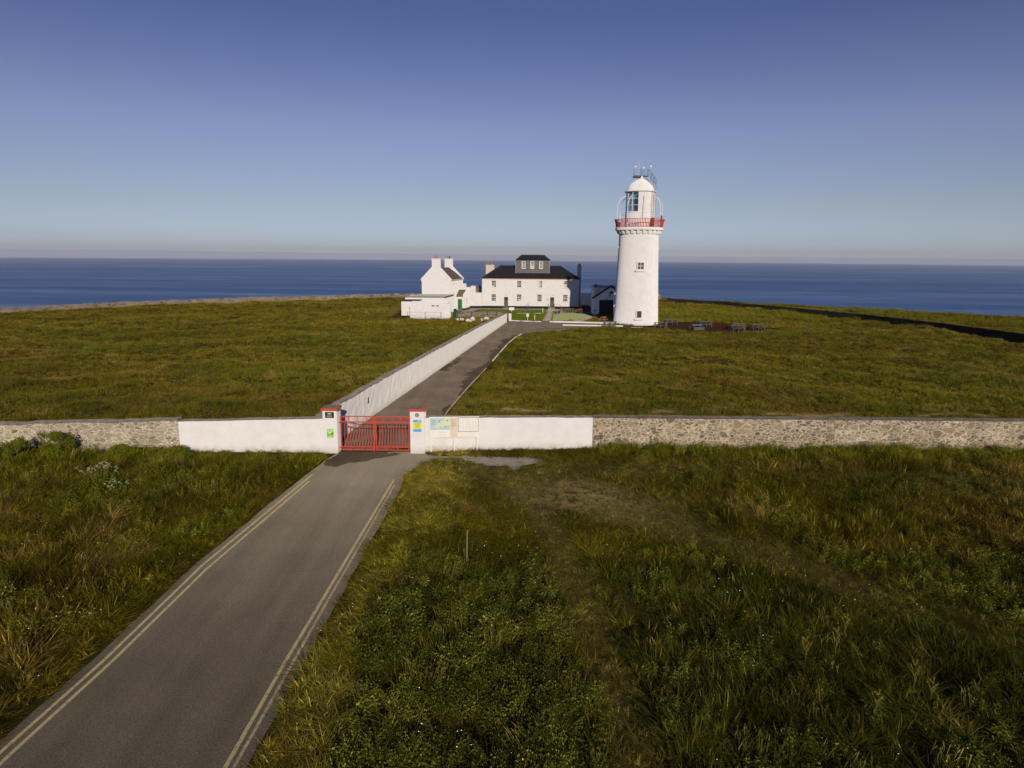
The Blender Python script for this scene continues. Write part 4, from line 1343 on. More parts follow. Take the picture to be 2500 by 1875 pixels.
    for c, _ in wins:
        mb = MB()
        mb.box(c - .42, c - .33, ly0 - .04, ly0 + .1, 8.52, 10.08); mb.box(c + .33, c + .42, ly0 - .04, ly0 + .1, 8.52, 10.08)
        mb.box(c - .33, c + .33, ly0 - .04, ly0 + .1, 9.98, 10.08); mb.box(c - .33, c + .33, ly0 - .04, ly0 + .1, 8.52, 8.62)
        mb.build('window_surround', 'trimwhite', lk)
        sash(t, c - .33, c + .33, 8.62, 9.98, ly0 + .12, 3, 4, bar=.05, mid=.12, blind_part=(.1, .9, .05, .35) if c == 10.77 else None)
    mb = MB(); hip_roof(mb, lx0 - .15, lx1 + .25, ly0 - .2, ly1 + .2, 10.34, 11.42, 1.35, .08); lr = mb.build('lookout_roof', 'slate', t)
    mb = MB(); mb.tube([(lx0 + 1.1, (ly0 + ly1) / 2, 11.43), (lx1 - 1.0, (ly0 + ly1) / 2, 11.43)], .07, 5); mb.build('ridge_tiles', 'ridge', lr)
    # chimneys
    stack(t, .45, 2.3, 6.0, 6.9, 6.0, 9.05, 'cream', [(.85, 6.45, .16, .55, None), (1.85, 6.45, .16, .55, None)], ncols=2)
    stack(t, W + .02, W + .85, 5.6, 6.6, 0, 9.0, 'cream', [(W + .3, 6.1, .16, .5, None), (W + .6, 6.1, .14, .4, None)])
    # rear outshot on the right and downpipe
    mb = MB(); mb.box(W + .0, W + .5, 3.0, 5.4, 0, 6.3); mb.build('outshot', 'white', t)
    mb = MB(); mb.tube([(W + .25, 2.9, 6.3), (W + .25, 2.9, 0.2)], .05, 6); mb.build('downpipe', 'darkmetal', t)
    mb = MB(); mb.box(13.95, 14.35, -.02, 0, 1.7, 2.3); mb.build('wall_notice', 'map_green', t)


main_house()


def cottage():
    t = thing('cottage', 'tall white gabled cottage with two broad chimneys left of the wide house', 'house', (-12.55, 138.35, 0), rad(-11.4))
    L = 9.5
    E, A = 6.35, 8.85
    def gable(y0, y1, over):
        mb = MB()
        mb.prism([(-6.0 - over, E - .05), (-6.0, E - .45), (-6.0, -.1), (0, -.1), (0, E - .45), (over, E - .05), (over, E + .12), (-2.1, A + .0), (-3.9, A + .0), (-6.0 - over, E + .12)][::-1], y0, y1)
        # sloping verge
        return mb
    mb = gable(0, .4, .2); mb.build('gable_wall', 'white', t)
    mb = gable(L - .4, L, .2); mb.build('gable_wall', 'white', t)
    mb = MB()
    wins = [(1.9, 2.55), (4.6, 5.2), (7.0, 7.55)]
    # side wall built facing +x : make in rotated frame
    w2 = MB(); wall_holes(w2, .401, L - .401, 0, .3, -.1, E - .1, [(a, b_, 3.9, 5.6) for a, b_ in wins] + [(1.9, 2.55, .9, 2.5)])
    mb.add([(-y, x, z) for x, y, z in w2.v], w2.f)
    mb.box(-6.0, -5.7, .401, L - .401, -.1, E - .1)
    mb.build('wall', 'white', t)
    for (a, b_, c, d) in [(a, b_, 3.9, 5.6) for a, b_ in wins] + [(1.9, 2.55, .9, 2.5)]:
        mb = MB(); mb.box(-.2, -.16, a + .03, b_ - .03, c + .03, d - .03)
        f = mb.build('window', 'trimwhite', t)
        mb = MB()
        for j in range(2):
            zz = c + .1 + j * (d - c - .1) / 2
            mb.box(-.159, -.150, a + .10, b_ - .10, zz, zz + (d - c) / 2 - .16)
        mb.build('pane', 'pane', f)
        mb = MB(); mb.box(-.14, .08, a - .05, b_ + .05, c - .1, c - .001); mb.build('sill', 'white', f)
    mb = MB()
    mb.quad3((.12, .401, E), (.12, L - .401, E), (-2.9, L - .401, A - .12), (-2.9, .401, A - .12), .1)
    mb.quad3((-6.12, L - .401, E), (-6.12, .401, E), (-2.95, .401, A - .12), (-2.95, L - .401, A - .12), .1)
    mb.build('roof', 'brown_slate', t)
    mb = MB(); mb.tube([(.14, .45, E - .05), (.14, L - .45, E - .05)], .06, 6); mb.build('gutter', 'cream', t)
    stack(t, -3.82, -2.18, .0 - .003, .75, A - 1.0, 10.38, 'white', [(-3.3, .38, .13, .45, 'terracotta'), (-2.85, .38, .16, .62, 'terracotta')])
    stack(t, -3.82, -2.18, L - .75, L + .003, A - 1.0, 10.38, 'white', [(-3.3, L - .38, .15, .5, 'terracotta'), (-2.8, L - .38, .16, .5, 'darkpot')])
    mb = MB(); mb.box(-.02, .06, .02, 4.2, -.1, .35); mb.build('plinth', 'plinth', t)
    # porch
    px, y0, y1 = 1.75, 4.3, 8.4
    mb = MB()
    w2 = MB(); wall_holes(w2, 0.001, px - .3, y0, y0 + .25, -.1, 2.95, [(.28, 1.22, .1, 2.3)])
    mb.add(w2.v, w2.f)
    # right parapet wall (faces +x), stepped/sloped top
    mb.slab([(px - .299, y0 - .05), (px, y0 - .05), (px, y1), (px - .299, y1)], -.1, [3.3, 3.3, 4.4, 4.4])
    mb.box(.001, px - .3, y1 - .25, y1, -.1, 4.0)
    pr = mb.build('porch', 'white', t)
    mb = MB(); mb.quad3((-.02, y0 - .15, 2.9), (px - .3, y0 - .15, 2.9), (px - .3, y0 + 2.1, 4.15), (-.02, y0 + 2.1, 4.15), .1); mb.build('porch_roof', 'moss_slate', t)
    mb = MB(); mb.box(.28, 1.22, y0 + .12, y0 + .17, .1, 2.3); dr = mb.build('door', 'green_door', t)
    mb = MB(); mb.tube([(.38, y0 + .119, 1.15), (.38, y0 + .06, 1.15), (.48, y0 + .06, 1.15)], .015, 5); mb.build('handle', 'galv', dr)
    mb = MB(); mb.box(px + .001, px + .03, y0 - .05, y1, -.1, .42); mb.box(1.25, px, y0 - .08, y0 - .051, -.1, .42); mb.build('porch_plinth', 'plinth', t)
    mb = MB(); mb.box(px + .0305, px + .05, y0 + 1.4, y0 + 2.0, 1.3, 2.6); mb.build('side_window', 'paleink', t)
    mb = MB(); mb.box(.2, 1.3, y0 - .6, y0 - .0005, -.05, .1); mb.build('doorstep', 'concrete', t)


cottage()


def toilets():
    t = thing('toilet_block', 'low flat roofed white toilet block in front of the cottage', 'building', (-18.27, 121.75, 0), 0)
    W, D, H = 6.7, 5.2, 2.82
    vents = [(3.88, 4.38, 2.22, 2.42), (4.66, 5.16, 2.22, 2.42)]
    mb = MB(); wall_holes(mb, 0, W, 0, .2, -.1, H, vents)
    mb.box(0, .2, .201, D, -.1, H); mb.box(W - .2, W, .201, D, -.1, H); mb.box(.201, W - .201, D - .2, D, -.1, H)
    mb.build('wall', 'white', t)
    mb = MB(); mb.box(-.08, W + .08, -.08, D, H + .001, H + .09); mb.build('roof', 'signwhite', t)
    for v_ in vents:
        mb = MB(); mb.box(v_[0], v_[1], .08, .1, v_[2], v_[3]); mb.box(v_[0] + .2, v_[0] + .24, .06, .0795, v_[2], v_[3]); mb.build('vent_window', 'bin_dark', t)
    for cx in (.92, 2.35, 6.05 - .5):
        mb = MB(); mb.box(cx - .45, cx + .45, -.025, -.001, .05, 2.15); d = mb.build('door', 'white', t)
        mb = MB()
        for a in ((cx - .47, cx - .455, .05, 2.17), (cx + .455, cx + .47, .05, 2.17), (cx - .455, cx + .455, 2.155, 2.17)):
            mb.box(a[0], a[1], -.02, -.001, a[2], a[3])
        mb.build('door_gap', 'paleink', d)
        mb = MB(); mb.sphere((cx, -.03, 1.75), .055, 8); mb.build('door_symbol', 'ink', d)
    # side lobby on the left, set back
    mb = MB(); mb.box(-2.15, -.42, 4.0, 7.4, .22, 2.78); mb.build('lobby_wall', 'white', t)
    mb = MB(); mb.box(-2.16, -.42, 3.98, 7.4, -.1, .219); mb.build('lobby_plinth', 'plinth', t)
    mb = MB(); mb.box(-2.3, 1.2, 3.9, 9.0, 2.95, 3.0); mb.build('lobby_roof', 'fascia_dark', t)
    mb = MB(); mb.box(-.42, 0, 4.6, 4.8, -.1, 2.9); mb.build('recess', 'paleink', t)
    mb = MB(); mb.box(W + .0, W + .32, .8, D, -.1, 2.6); mb.tube([(W + .2, .7, 2.6), (W + .2, .7, .1)], .04, 5); mb.build('service_duct', 'white', t)
    # rear hall
    t2 = thing('flat_hall', 'wider flat roofed white annexe between the toilet block and the cottage gable', 'building', (-20.25, 129.4, 0), 0)
    W, D, H = 7.35, 8.6, 3.35
    hs = [(.4, 3.6, 2.18, 2.48), (4.2, 6.3, 2.18, 2.48)]
    mb = MB(); wall_holes(mb, 0, W, 0, .2, -.1, H, hs)
    mb.slab([(0, .201), (W, .201), (W + 1.0, D), (0, D)], -.1, H - .001)
    mb.build('wall', 'white', t2)
    for h in hs:
        mb = MB(); mb.box(h[0], h[1], .1, .15, h[2], h[3]); mb.build('strip_window', 'bin_dark', t2)
    mb = MB(); mb.slab([(-.08, -.08), (W + .1, -.08), (W + 1.15, D + .1), (-.08 + 1.6, D + .1)], H + .001, H + .14); mb.build('fascia', 'fascia_dark', t2)
    mb = MB(); mb.slab([(0, 0), (W, 0), (W + 1.0, D), (1.6, D)], H + .141, H + .16); mb.build('roof', 'slabgrey', t2)


toilets()

# yard walls and far stores
mb = MB(); mb.slab([(-9.6, 148.3), (-6.66, 148.5), (-6.66, 148.85), (-9.6, 148.65)], .5, 3.35)
o = mb.build('wall_panel', 'white'); 
t = thing('yard_wall', 'high white yard wall joining the cottage porch to the wide house', 'wall'); o.parent = t
mb = MB(); mb.slab([(-9.6, 148.26), (-6.66, 148.46), (-6.66, 148.88), (-9.6, 148.68)], -.1, .499); mb.build('plinth', 'plinth', t)
t = thing('yard_wall', 'high shaded white wall between the wide house and the gabled shed', 'wall')
mb = MB(); mb.slab([(14.75, 147.9), (20.2, 147.9), (20.2, 148.3), (14.75, 148.3)], .45, 3.45); mb.build('wall_panel', 'white', t)
mb = MB(); mb.slab([(14.75, 147.86), (20.2, 147.86), (20.2, 148.32), (14.75, 148.32)], -.1, .449); mb.build('plinth', 'plinth', t)
t = thing('outhouse', 'small stepped white and stone outhouse behind the yard wall', 'building', (-9.6, 154, 0))
mb = MB(); mb.box(.2, 1.3, 0, 2, 0, 4.5); mb.box(-1.9, -.9, -1.5, 2, 0, 5.0); mb.box(-.89, .19, -.3, 2, 0, 4.2); mb.build('white_wall', 'white', t)
mb = MB(); mb.box(1.31, 2.4, 0, 2, 0, 4.45); mb.build('stone_wall', 'rubble_far', t)
mb = MB(); mb.box(1.2, 2.5, -.05, 2.1, 4.502, 4.56); mb.build('coping', 'coping', t)


def shed():
    t = thing('gabled_shed', 'white gabled shed with a big black door standing in the tower shadow', 'shed', (15.65, 132.9, 0), rad(1.0))
    W, D, E, A = 6.6, 1.6, 3.3, 5.45
    mb = MB()
    hole = (1.12, 3.88, 0.05, 2.95)
    # gable front with door opening
    mb.prism([(0, -.1), (hole[0], -.1), (hole[0], hole[3]), (hole[1], hole[3]), (hole[1], -.1), (W, -.1), (W, E), (W / 2, A), (0, E)][::1], 0, .3)
    mb.box(0, .3, .301, D, -.1, E); mb.box(W - .3, W, .301, D, -.1, E)
    mb.prism([(0.301, -.1), (W - .301, -.1), (W - .301, E), (W / 2, A - .05), (0.301, E)], D - .3, D)
    mb.build('wall', 'bright_white', t)
    mb = MB(); mb.box(hole[0], 2.49, .15, .2, 0, hole[3]); mb.box(2.51, hole[1], .15, .2, 0, hole[3]); d = mb.build('door', 'black_door', t)
    mb = MB()
    for k in range(9):
        x = hole[0] + .15 + k * .3
        mb.box(x, x + .012, .142, .1495, .05, hole[3] - .05)
    mb.build('board_joints', 'plinth', d)
    mb = MB()
    s = (A - E) / (W / 2)
    for sx in (0, 1):
        x0, x1 = (-.25, W / 2) if sx == 0 else (W + .25, W / 2)
        z0, z1 = E - .25 * s, A
        a = (x0, -.06, z0 + .12), (x1, -.06, z1 + .12)
        mb.add([(x0, -.12, z0 - .05), (x1, -.12, z1 - .05), (x1, -.12, z1 + .32), (x0, -.12, z0 + .32), (x0, -.003, z0 - .05), (x1, -.003, z1 - .05), (x1, -.003, z1 + .32), (x0, -.003, z0 + .32)],
               [(0, 1, 2, 3), (4, 7, 6, 5), (0, 4, 5, 1), (1, 5, 6, 2), (2, 6, 7, 3), (3, 7, 4, 0)])
    mb.build('bargeboard', 'navy', t)
    mb = MB()
    mb.quad3((-.3, 0, E - .1), (W / 2, 0, A + .18), (W / 2, D, A + .18), (-.3, D, E - .1), .12)
    mb.quad3((W / 2, 0, A + .18), (W + .3, 0, E - .1), (W + .3, D, E - .1), (W / 2, D, A + .18), .12)
    mb.build('roof', 'cream', t)
    mb = MB(); mb.tube([(3.15, -.14, 3.75), (3.15, -.14, 4.5)], .07, 6); mb.box(3.02, 3.3, -.2, -.05, 4.3, 4.5); mb.box(3.06, 3.26, -.18, -.05, 3.65, 3.8); mb.build('floodlight', 'darkmetal', t)
    mb = MB(); mb.prism([(3.45 + .26 * math.cos(a * math.pi / 8), 4.4 + .26 * math.sin(a * math.pi / 8)) for a in range(16)], -.05, -.001); mb.build('round_sign', 'bin_green', t)
    mb = MB(); mb.box(2.3, 2.65, -.06, -.001, 3.05, 3.17); mb.build('door_lamp', 'darkmetal', t)
    mb = MB(); mb.box(-.02, W + .02, -.03, -.001, -.1, .1); mb.box(.15, .45, -.03, -.001, .75, 1.05); mb.build('wall_box', 'plinth', t)
    t2 = thing('rear_store', 'grey shaded white store with pale roof rising behind the gabled shed', 'building', (15.95, 134.75, 0))
    mb = MB(); mb.box(0, 6.0, 0, 5, 0, 5.3); mb.build('wall', 'white', t2)
    mb = MB(); mb.quad3((-.1, -.1, 5.31), (6.2, -.1, 5.31), (6.2, 2.6, 5.6), (-.1, 2.6, 5.6), .06); mb.quad3((-.1, 2.6, 5.6), (6.2, 2.6, 5.6), (6.2, 5.1, 5.31), (-.1, 5.1, 5.31), .06); mb.build('roof', 'slabgrey', t2)
    mb = MB(); mb.box(.1, .6, .2, .6, 5.45, 5.85); mb.tube([(.5, .4, 5.75), (1.6, .4, 5.65)], .03, 5); mb.build('roof_vent', 'darkmetal', t2)


shed()

# ------------------------------------------------------------------ garden things
def bin_(loc, mat, label, w=.7, d=.8, h=1.25, name='wheelie_bin', rot=0.0):
    t = thing(name, label, 'bin', loc, rot)
    mb = MB()
    mb.add([(-w * .42, -d * .42, .08), (w * .42, -d * .42, .08), (w * .42, d * .42, .08), (-w * .42, d * .42, .08), (-w / 2, -d / 2, h - .12), (w / 2, -d / 2, h - .12), (w / 2, d / 2, h - .12), (-w / 2, d / 2, h - .12)],
           [(0, 3, 2, 1), (4, 5, 6, 7), (0, 1, 5, 4), (1, 2, 6, 5), (2, 3, 7, 6), (3, 0, 4, 7)])
    mb.build('body', mat, t)
    mb = MB(); mb.quad3((-w * .53, -d * .55, h - .1), (w * .53, -d * .55, h - .1), (w * .53, d * .55, h + .02), (-w * .53, d * .55, h + .02), .06); mb.build('lid', mat, t)
    for s in (-1, 1):
        mb = MB(); mb.tube([(s * w * .40, d * .38, .1), (s * w * .48, d * .38, .1)], .1, 10); mb.build('wheel', 'bin_dark', t)
    return t


bin_((-10.35, 123.4, 0), 'bin_green', 'tall dark green bin in front of the low block wall', w=.5, d=.5, h=1.35)
bin_((14.6, 141.6, 0), 'bin_dark', 'left of two dark bins by the shaded yard wall', w=.85, d=.8, h=1.35)
bin_((15.5, 141.5, 0), 'bin_dark', 'right of two dark bins by the shaded yard wall', w=.85, d=.8, h=1.30)


def flower_pot(loc, label, pot_r, pot_h, plant_h, flower, blue=True):
    t = thing('flower_pot', label, 'flower pot', loc)
    mb = MB(); mb.lathe([(pot_r * .7, 0), (pot_r, pot_h * .95), (pot_r * 1.08, pot_h * .95), (pot_r * 1.08, pot_h), (pot_r * .8, pot_h), (.02, pot_h * .9)], 14); mb.build('pot', 'bluepot' if blue else 'recycled', t)
    mb = MB()
    for k in range(60):
        a = random.random() * 6.28; r = random.random() ** .5 * pot_r * 1.4
        z = pot_h + plant_h * random.random()
        p = Vector((r * math.cos(a), r * math.sin(a), z)); q = Vector((random.gauss(0, 1), random.gauss(0, 1), random.gauss(0, .6))).normalized() * .09
        w = q.cross(Vector((0, 0, 1))).normalized() * .04
        mb.add([p - q, p + w, p + q, p - w], [(0, 1, 2, 3)])
    mb.build('leaves', 'leaf', t)
    if flower:
        mb = MB()
        for k in range(36):
            a = random.random() * 6.28; r = random.random() ** .5 * pot_r * 1.5
            mb.sphere((r * math.cos(a), r * math.sin(a), pot_h + plant_h * (.6 + .5 * random.random())), .055, 6)
        mb.build('petals', 'flower_orange', t)
    return t


flower_pot((3.2, 146.9, 0), 'blue pot with a leafy shrub against the middle of the house front', .33, .4, .95, False)
flower_pot((8.55, 134.9, 0), 'left of two blue pots of red flowers beside the path', .24, .38, .2, True)
flower_pot((9.2, 135.4, 0), 'right of two blue pots of red flowers beside the path', .26, .5, .12, True)
flower_pot((13.3, 136.0, 0), 'blue pot of bright orange flowers at the edge of the tower shadow', .42, .45, .45, True)


def post_sign(loc, label, w, h, zc, mat='signwhite', post='paleyellow', posth=None):
    t = thing('post_sign', label, 'sign', loc)
    mb = MB(); mb.box(-.05, .05, -.05, .05, 0, zc - h / 2); mb.build('post', post, t)
    mb = MB(); mb.box(-w / 2, w / 2, -.04, .04, zc - h / 2, zc + h / 2); mb.build('board', mat, t)
    mb = MB(); lines(mb, -w * .35, w * .35, zc - h * .3, zc + h * .3, 4, -.0405, .35, .3, cen=True); mb.build('lettering', 'paleink', t)
    return t


post_sign((2.65, 120.2, 0), 'small white notice on a yellow post in the near lawn', .42, .52, .95)
post_sign((-0.2, 139.2, 0), 'wide low white notice board on the far lawn beyond the white pillar', 1.05, .55, .62, post='signwhite')
for loc, lb in (((3.9, 120.3, 0), 'short pale yellow post on the near lawn edge'), ((6.0, 136.2, 0), 'short pale yellow post at the corner of the far lawn')):
    mb = MB(); mb.box(-.07, .07, -.07, .07, 0, .95); mb.add([(-.07, -.07, .951), (.07, -.07, .951), (.07, .07, .951), (-.07, .07, .951), (0, 0, 1.03)], [(0, 1, 4), (1, 2, 4), (2, 3, 4), (3, 0, 4)])
    tag(mb.build('marker_post', 'paleyellow', loc=loc), lb, 'post')

# ramp with handrails
t = thing('entrance_ramp', 'concrete ramp with curved steel handrails at the right house door', 'ramp', (8.1, 143.2, 0), rad(-4))
mb = MB(); mb.add([(-.6, 0, .02), (.6, 0, .02), (.6, 4.6, .02), (-.6, 4.6, .02), (-.6, 0, .05), (.6, 0, .05), (.6, 4.6, .32), (-.6, 4.6, .32)],
                  [(0, 3, 2, 1), (4, 5, 6, 7), (0, 1, 5, 4), (1, 2, 6, 5), (2, 3, 7, 6), (3, 0, 4, 7)]); mb.build('slope', 'concrete', t)
for sx in (-.62, .62):
    mb = MB(); mb.tube([(sx, .1, .05), (sx, .1, .9), (sx, .4, 1.0), (sx, 4.4, 1.25), (sx, 4.6, 1.15), (sx, 4.6, .3)], .03, 6); mb.tube([(sx, .1, .55), (sx, 4.6, .8)], .022, 5); mb.tube([(sx, 2.3, .2), (sx, 2.3, 1.1)], .022, 5)
    mb.build('handrail', 'galv', t)
mb = MB(); mb.tube([(.62, 3.0, 1.15), (1.9, 3.0, .95), (2.1, 3.0, .85), (2.1, 3.0, .0)], .03, 6); mb.tube([(.62, 3.0, .7), (2.1, 3.0, .5)], .022, 5); mb.build('handrail', 'galv', t)
mb = MB(); mb.prism([(-.5, 0), (.45, 0), (.5, 1.6)], 0, .06)
tag(mb.build('leaning_board', 'signwhite', loc=(16.45, 137.5, 0.02)), 'white triangular board leaning beside the gabled shed', 'board')


# fence of black posts with wires
def wire_fence(pts, label, h=1.15):
    t = thing('wire_fence', label, 'fence', (pts[0][0], pts[0][1], 0))
    ox, oy = pts[0]
    for x, y in pts:
        mb = MB(); mb.box(x - ox - .035, x - ox + .035, y - oy - .035, y - oy + .035, -.05, h); mb.build('post', 'darkmetal', t)
    mb = MB()
    for z in (.35, .7, h - .05):
        mb.tube([(x - ox, y - oy - .052, z) for x, y in pts], .012, 4)
    mb.build('wires', 'galv', t)


wire_fence([(-18.6, 121.3), (-15.5, 121.3), (-12.7, 121.35)], 'wire fence on thin posts across the front of the toilet block', 1.3)
wire_fence([(-10.0, 124.1), (-7.4, 124.25), (-4.55, 124.55), (-2.8, 124.7)], 'black post and rail fence along the low block wall', 1.25)
wire_fence([(-24.6, 127.5), (-23.4, 127.0), (-21.4, 126.2)], 'short grey post fence left of the toilet block', 1.0)
mb = MB(); mb.tube([(0, 0, 1.25), (.75, 0.1, 0)], .035, 6); mb.tube([(0.0, 0, -.05), (.0, 0.0, 1.3)], .03, 6); mb.tube([(-.01, .02, .6), (.42, .06, .58)], .025, 5)
tag(mb.build('timber_stile', 'weathered', loc=(-27.2, 126.8, 0)), 'small leaning weathered timber stile in the left field near the toilet block', 'stile')


# ------------------------------------------------------------------ picnic tables
def picnic_grey():
    t = thing('picnic_table', 'x', 'picnic table', (0, 0, 0), 0, 'grey green picnic tables on the mulch')
    mb = MB()
    for k in range(5):
        y = -.36 + k * .15
        mb.box(-.95, .95, y, y + .13, .71, .76)
    mb.build('tabletop', 'recycled', t)
    for s in (-1, 1):
        mb = MB()
        for k in range(2):
            y = s * .72 - .13 + k * .14
            mb.box(-.95, .95, y, y + .125, .42, .47)
        mb.build('seat', 'recycled', t)
    for x in (-.75, 0, .75):
        mb = MB()
        mb.box(x - .05, x + .05, -.8, .8, .34, .419)
        for s in (-1, 1):
            mb.add([(x - .05, s * .72 - .06, 0), (x + .05, s * .72 - .06, 0), (x + .05, s * .72 + .06, 0), (x - .05, s * .72 + .06, 0),
                    (x - .05, s * .3 - .06, .709), (x + .05, s * .3 - .06, .709), (x + .05, s * .3 + .06, .709), (x - .05, s * .3 + .06, .709)],
                   [(0, 3, 2, 1), (4, 5, 6, 7), (0, 1, 5, 4), (1, 2, 6, 5), (2, 3, 7, 6), (3, 0, 4, 7)])
            mb.box(x - .05, x + .05, s * .72 - .05, s * .72 + .05, 0, .339)
        mb.build('leg_frame', 'recycled', t)
    return t


pt = picnic_grey()
spots = [((23.6, 108.7), -8, 'grey picnic table nearest the right foot of the tower'),
         ((26.6, 114.6), 2, 'grey picnic table with a boulder on its far side'),
         ((31.3, 111.0), 1, 'grey picnic table just behind the blue topped one'),
         ((34.7, 105.4), 2, 'near table of the overlapping pair on the right of the mulch'),
         ((35.6, 107.9), 14, 'far table of the overlapping pair on the right of the mulch'),
         ((38.5, 107.2), -3, 'grey picnic table standing alone at the right end of the mulch')]
pt.location = (spots[0][0][0], spots[0][0][1], .03); pt.rotation_euler = (0, 0, rad(spots[0][1])); pt['label'] = spots[0][2]; pt.scale = (1.12, 1.12, 1.15)
for (p, r, lb) in spots[1:]:
    dup(pt, (p[0], p[1], .03), rad(r), lb, scale=(1.12, 1.12, 1.15))
dup(pt, (15.75, 110.1, .03), rad(-1), 'grey picnic table straddling the white kerb left of the tower')
dup(pt, (11.3, 137.4, .03), rad(20), 'grey green picnic table on the gravel in front of the house')
# solid-sided table with bluish top
t = thing('picnic_table', 'blocky picnic table with solid sides and a blue grey top on the mulch', 'picnic table', (28.75, 106.6, .03), rad(16))
mb = MB(); mb.box(-.75, .85, -.4, .4, .70, .77); mb.build('tabletop', 'bluegrey', t)
for s in (-1, 1):
    mb = MB(); mb.box(-.85, .95, s * .74 - .15, s * .74 + .15, .40, .46); mb.build('seat', 'recycled', t)
    mb = MB(); mb.box(-.85, .95, s * .74 - .04, s * .74 + .04, .0, .399) if s < 0 else mb.box(-.7, .8, s * .74 - .04, s * .74 + .04, .0, .399); mb.build('side_panel', 'recycled', t)
for x in (-.6, .62):
    mb = MB(); mb.box(x - .06, x + .06, -.35, .35, 0, .699); mb.build('leg', 'recycled', t)
# timber A-frame table
t = thing('picnic_table', 'weathered brown timber picnic table beside the shed in shadow', 'picnic table', (16.0, 119.6, .02), rad(58))
mb = MB()
for k in range(5):
    mb.box(-.9, .9, -.36 + k * .15, -.23 + k * .15, .72, .76)
mb.build('tabletop', 'timber', t)
for s in (-1, 1):
    mb = MB(); mb.box(-.9, .9, s * .75 - .13, s * .75 + .13, .42, .46); mb.build('seat', 'timber', t)
for x in (-.65, .65):
    mb = MB(); mb.box(x - .04, x + .04, -.85, .85, .34, .419)
    for s in (-1, 1):
        mb.add([(x - .04, s * .62 - .06, 0), (x + .04, s * .62 - .06, 0), (x + .04, s * .62 + .06, 0), (x - .04, s * .62 + .06, 0),
                (x - .04, s * .22 - .06, .719), (x + .04, s * .22 - .06, .719), (x + .04, s * .22 + .06, .719), (x - .04, s * .22 + .06, .719)],
               [(0, 3, 2, 1), (4, 5, 6, 7), (0, 1, 5, 4), (1, 2, 6, 5), (2, 3, 7, 6), (3, 0, 4, 7)])
    mb.build('leg_frame', 'timber', t)


# ------------------------------------------------------------------ rocks
def rock(loc, sx, sy, sz, mat, label, group=None, cat='rock', seed=0):
    rr = random.Random(seed)
    mb = MB(); mb.sphere((0, 0, 0), 1, 10)
    vs = []
    dirs = [Vector((rr.gauss(0, 1), rr.gauss(0, 1), rr.gauss(0, 1))).normalized() for _ in range(9)]
    for p in mb.v:
        v = Vector(p)
        k = 1.0
        for d in dirs:
            q = v.dot(d)
            if q > .62:
                k = min(k, .62 / q)
        v = v * k
        vs.append((v.x * sx, v.y * sy, max(-.1, v.z * sz + sz * .5)))
    mb.v = vs
    o = mb.build('rock', mat, loc=loc)
    return tag(o, label, cat, group)


RK = [((-9.56, 118.8), .28, .25, .36, 'smallest white rock, leftmost of the row in the grass'), ((-8.73, 118.1), .48, .35, .40, 'pinkish white rock second from the left of the row'),
      ((-7.5, 116.0), .62, .5, .50, 'broad grey white rock nearest the camera in the row'), ((-6.8, 117.4), .48, .42, .72, 'tall pointed white rock in the middle of the row'),
      ((-5.39, 119.1), .26, .25, .36, 'small white rock second from the right of the row'), ((-4.57, 119.6), .62, .35, .55, 'long slanting white rock at the right end, nearest the lane wall')]
for i, (p, a, b_, c, lb) in enumerate(RK):
    rock((p[0], p[1], 0), a, b_, c, 'rockwhite', lb, 'white rocks in the grass by the cottage', seed=i + 3)
rock((27.0, 118.0, 0), .6, .45, .7, 'rockdark', 'grey boulder behind the picnic tables right of the tower', seed=44)

# white marker cane in the foreground grass
mb = MB(); mb.tube([(0, 0, -.1), (0.02, 0.05, 1.5)], .010, 6)
tag(mb.build('marker_cane', 'cane', loc=(-1.56, 22.7, 0)), 'thin white upright cane in the rough grass right of the road', 'cane')
mb = MB(); mb.box(0, .03, -.1, .1, 1.1, 1.75)
o = mb.build('drain_slot', 'darkmetal', loc=(-9.80, 45.5, 0)); o.rotation_euler = (0, 0, rad(-7.1)); tag(o, 'narrow dark slot plate on the lane wall near the gate', 'plate')


# ------------------------------------------------------------------ individual plants
def leaf_cluster(mb, c, rx, rz, n, size, up=0.2):
    for k in range(n):
        a = random.random() * 6.283
        u = random.random() ** .45
        ph = math.acos(2 * random.random() - 1)
        p = Vector((c[0] + rx * u * math.sin(ph) * math.cos(a), c[1] + rx * u * math.sin(ph) * math.sin(a), max(.02, c[2] + rz * u * math.cos(ph))))
        q = Vector((random.gauss(0, 1), random.gauss(0, 1), random.gauss(up, .7))).normalized() * size * (.6 + .8 * random.random())
        w = q.cross(Vector((random.gauss(0, 1), random.gauss(0, 1), random.gauss(0, 1)))).normalized() * size * .38
        mb.add([p - q, p + w, p + q, p - w], [(0, 1, 2, 3)])


def bush(loc, w, h, label):
    t = thing('bush', label, 'bush', loc, 0, 'bushes against the left stone wall')
    mb = MB()
    for k in range(9):
        a = random.random() * 6.28
        mb.tube([(0, 0, -.1), (.3 * w * math.cos(a), .3 * w * math.sin(a), h * .5), (.42 * w * math.cos(a), .42 * w * math.sin(a), h * .85)], .025, 5, .008)
    mb.build('stems', 'stalk', t)
    mb = MB()
    for k in range(22):
        a = random.random() * 6.28; r = random.random() ** .5 * w * .42
        z = h * (.15 + .75 * random.random()) * (1 - .45 * (r / (w * .5)) ** 2)
        leaf_cluster(mb, (r * math.cos(a), r * math.sin(a) * .8, z), w * .17, h * .16, 230, .055)
    mb.build('foliage', 'bushleaf', t)


bush((-24.9, 36.0, 0), 1.9, 1.85, 'tall rounded green bush against the left rubble wall')
bush((-26.6, 35.5, 0), 1.7, 1.25, 'low green bush left of the taller one by the rubble wall')
bush((-21.4, 36.2, 0), 2.0, .75, 'small dark bush at the foot of the rubble wall, right of the tall one')
bush((-18.6, 35.9, 0), 2.3, .7, 'low spreading bush at the corner where rubble wall meets white wall')


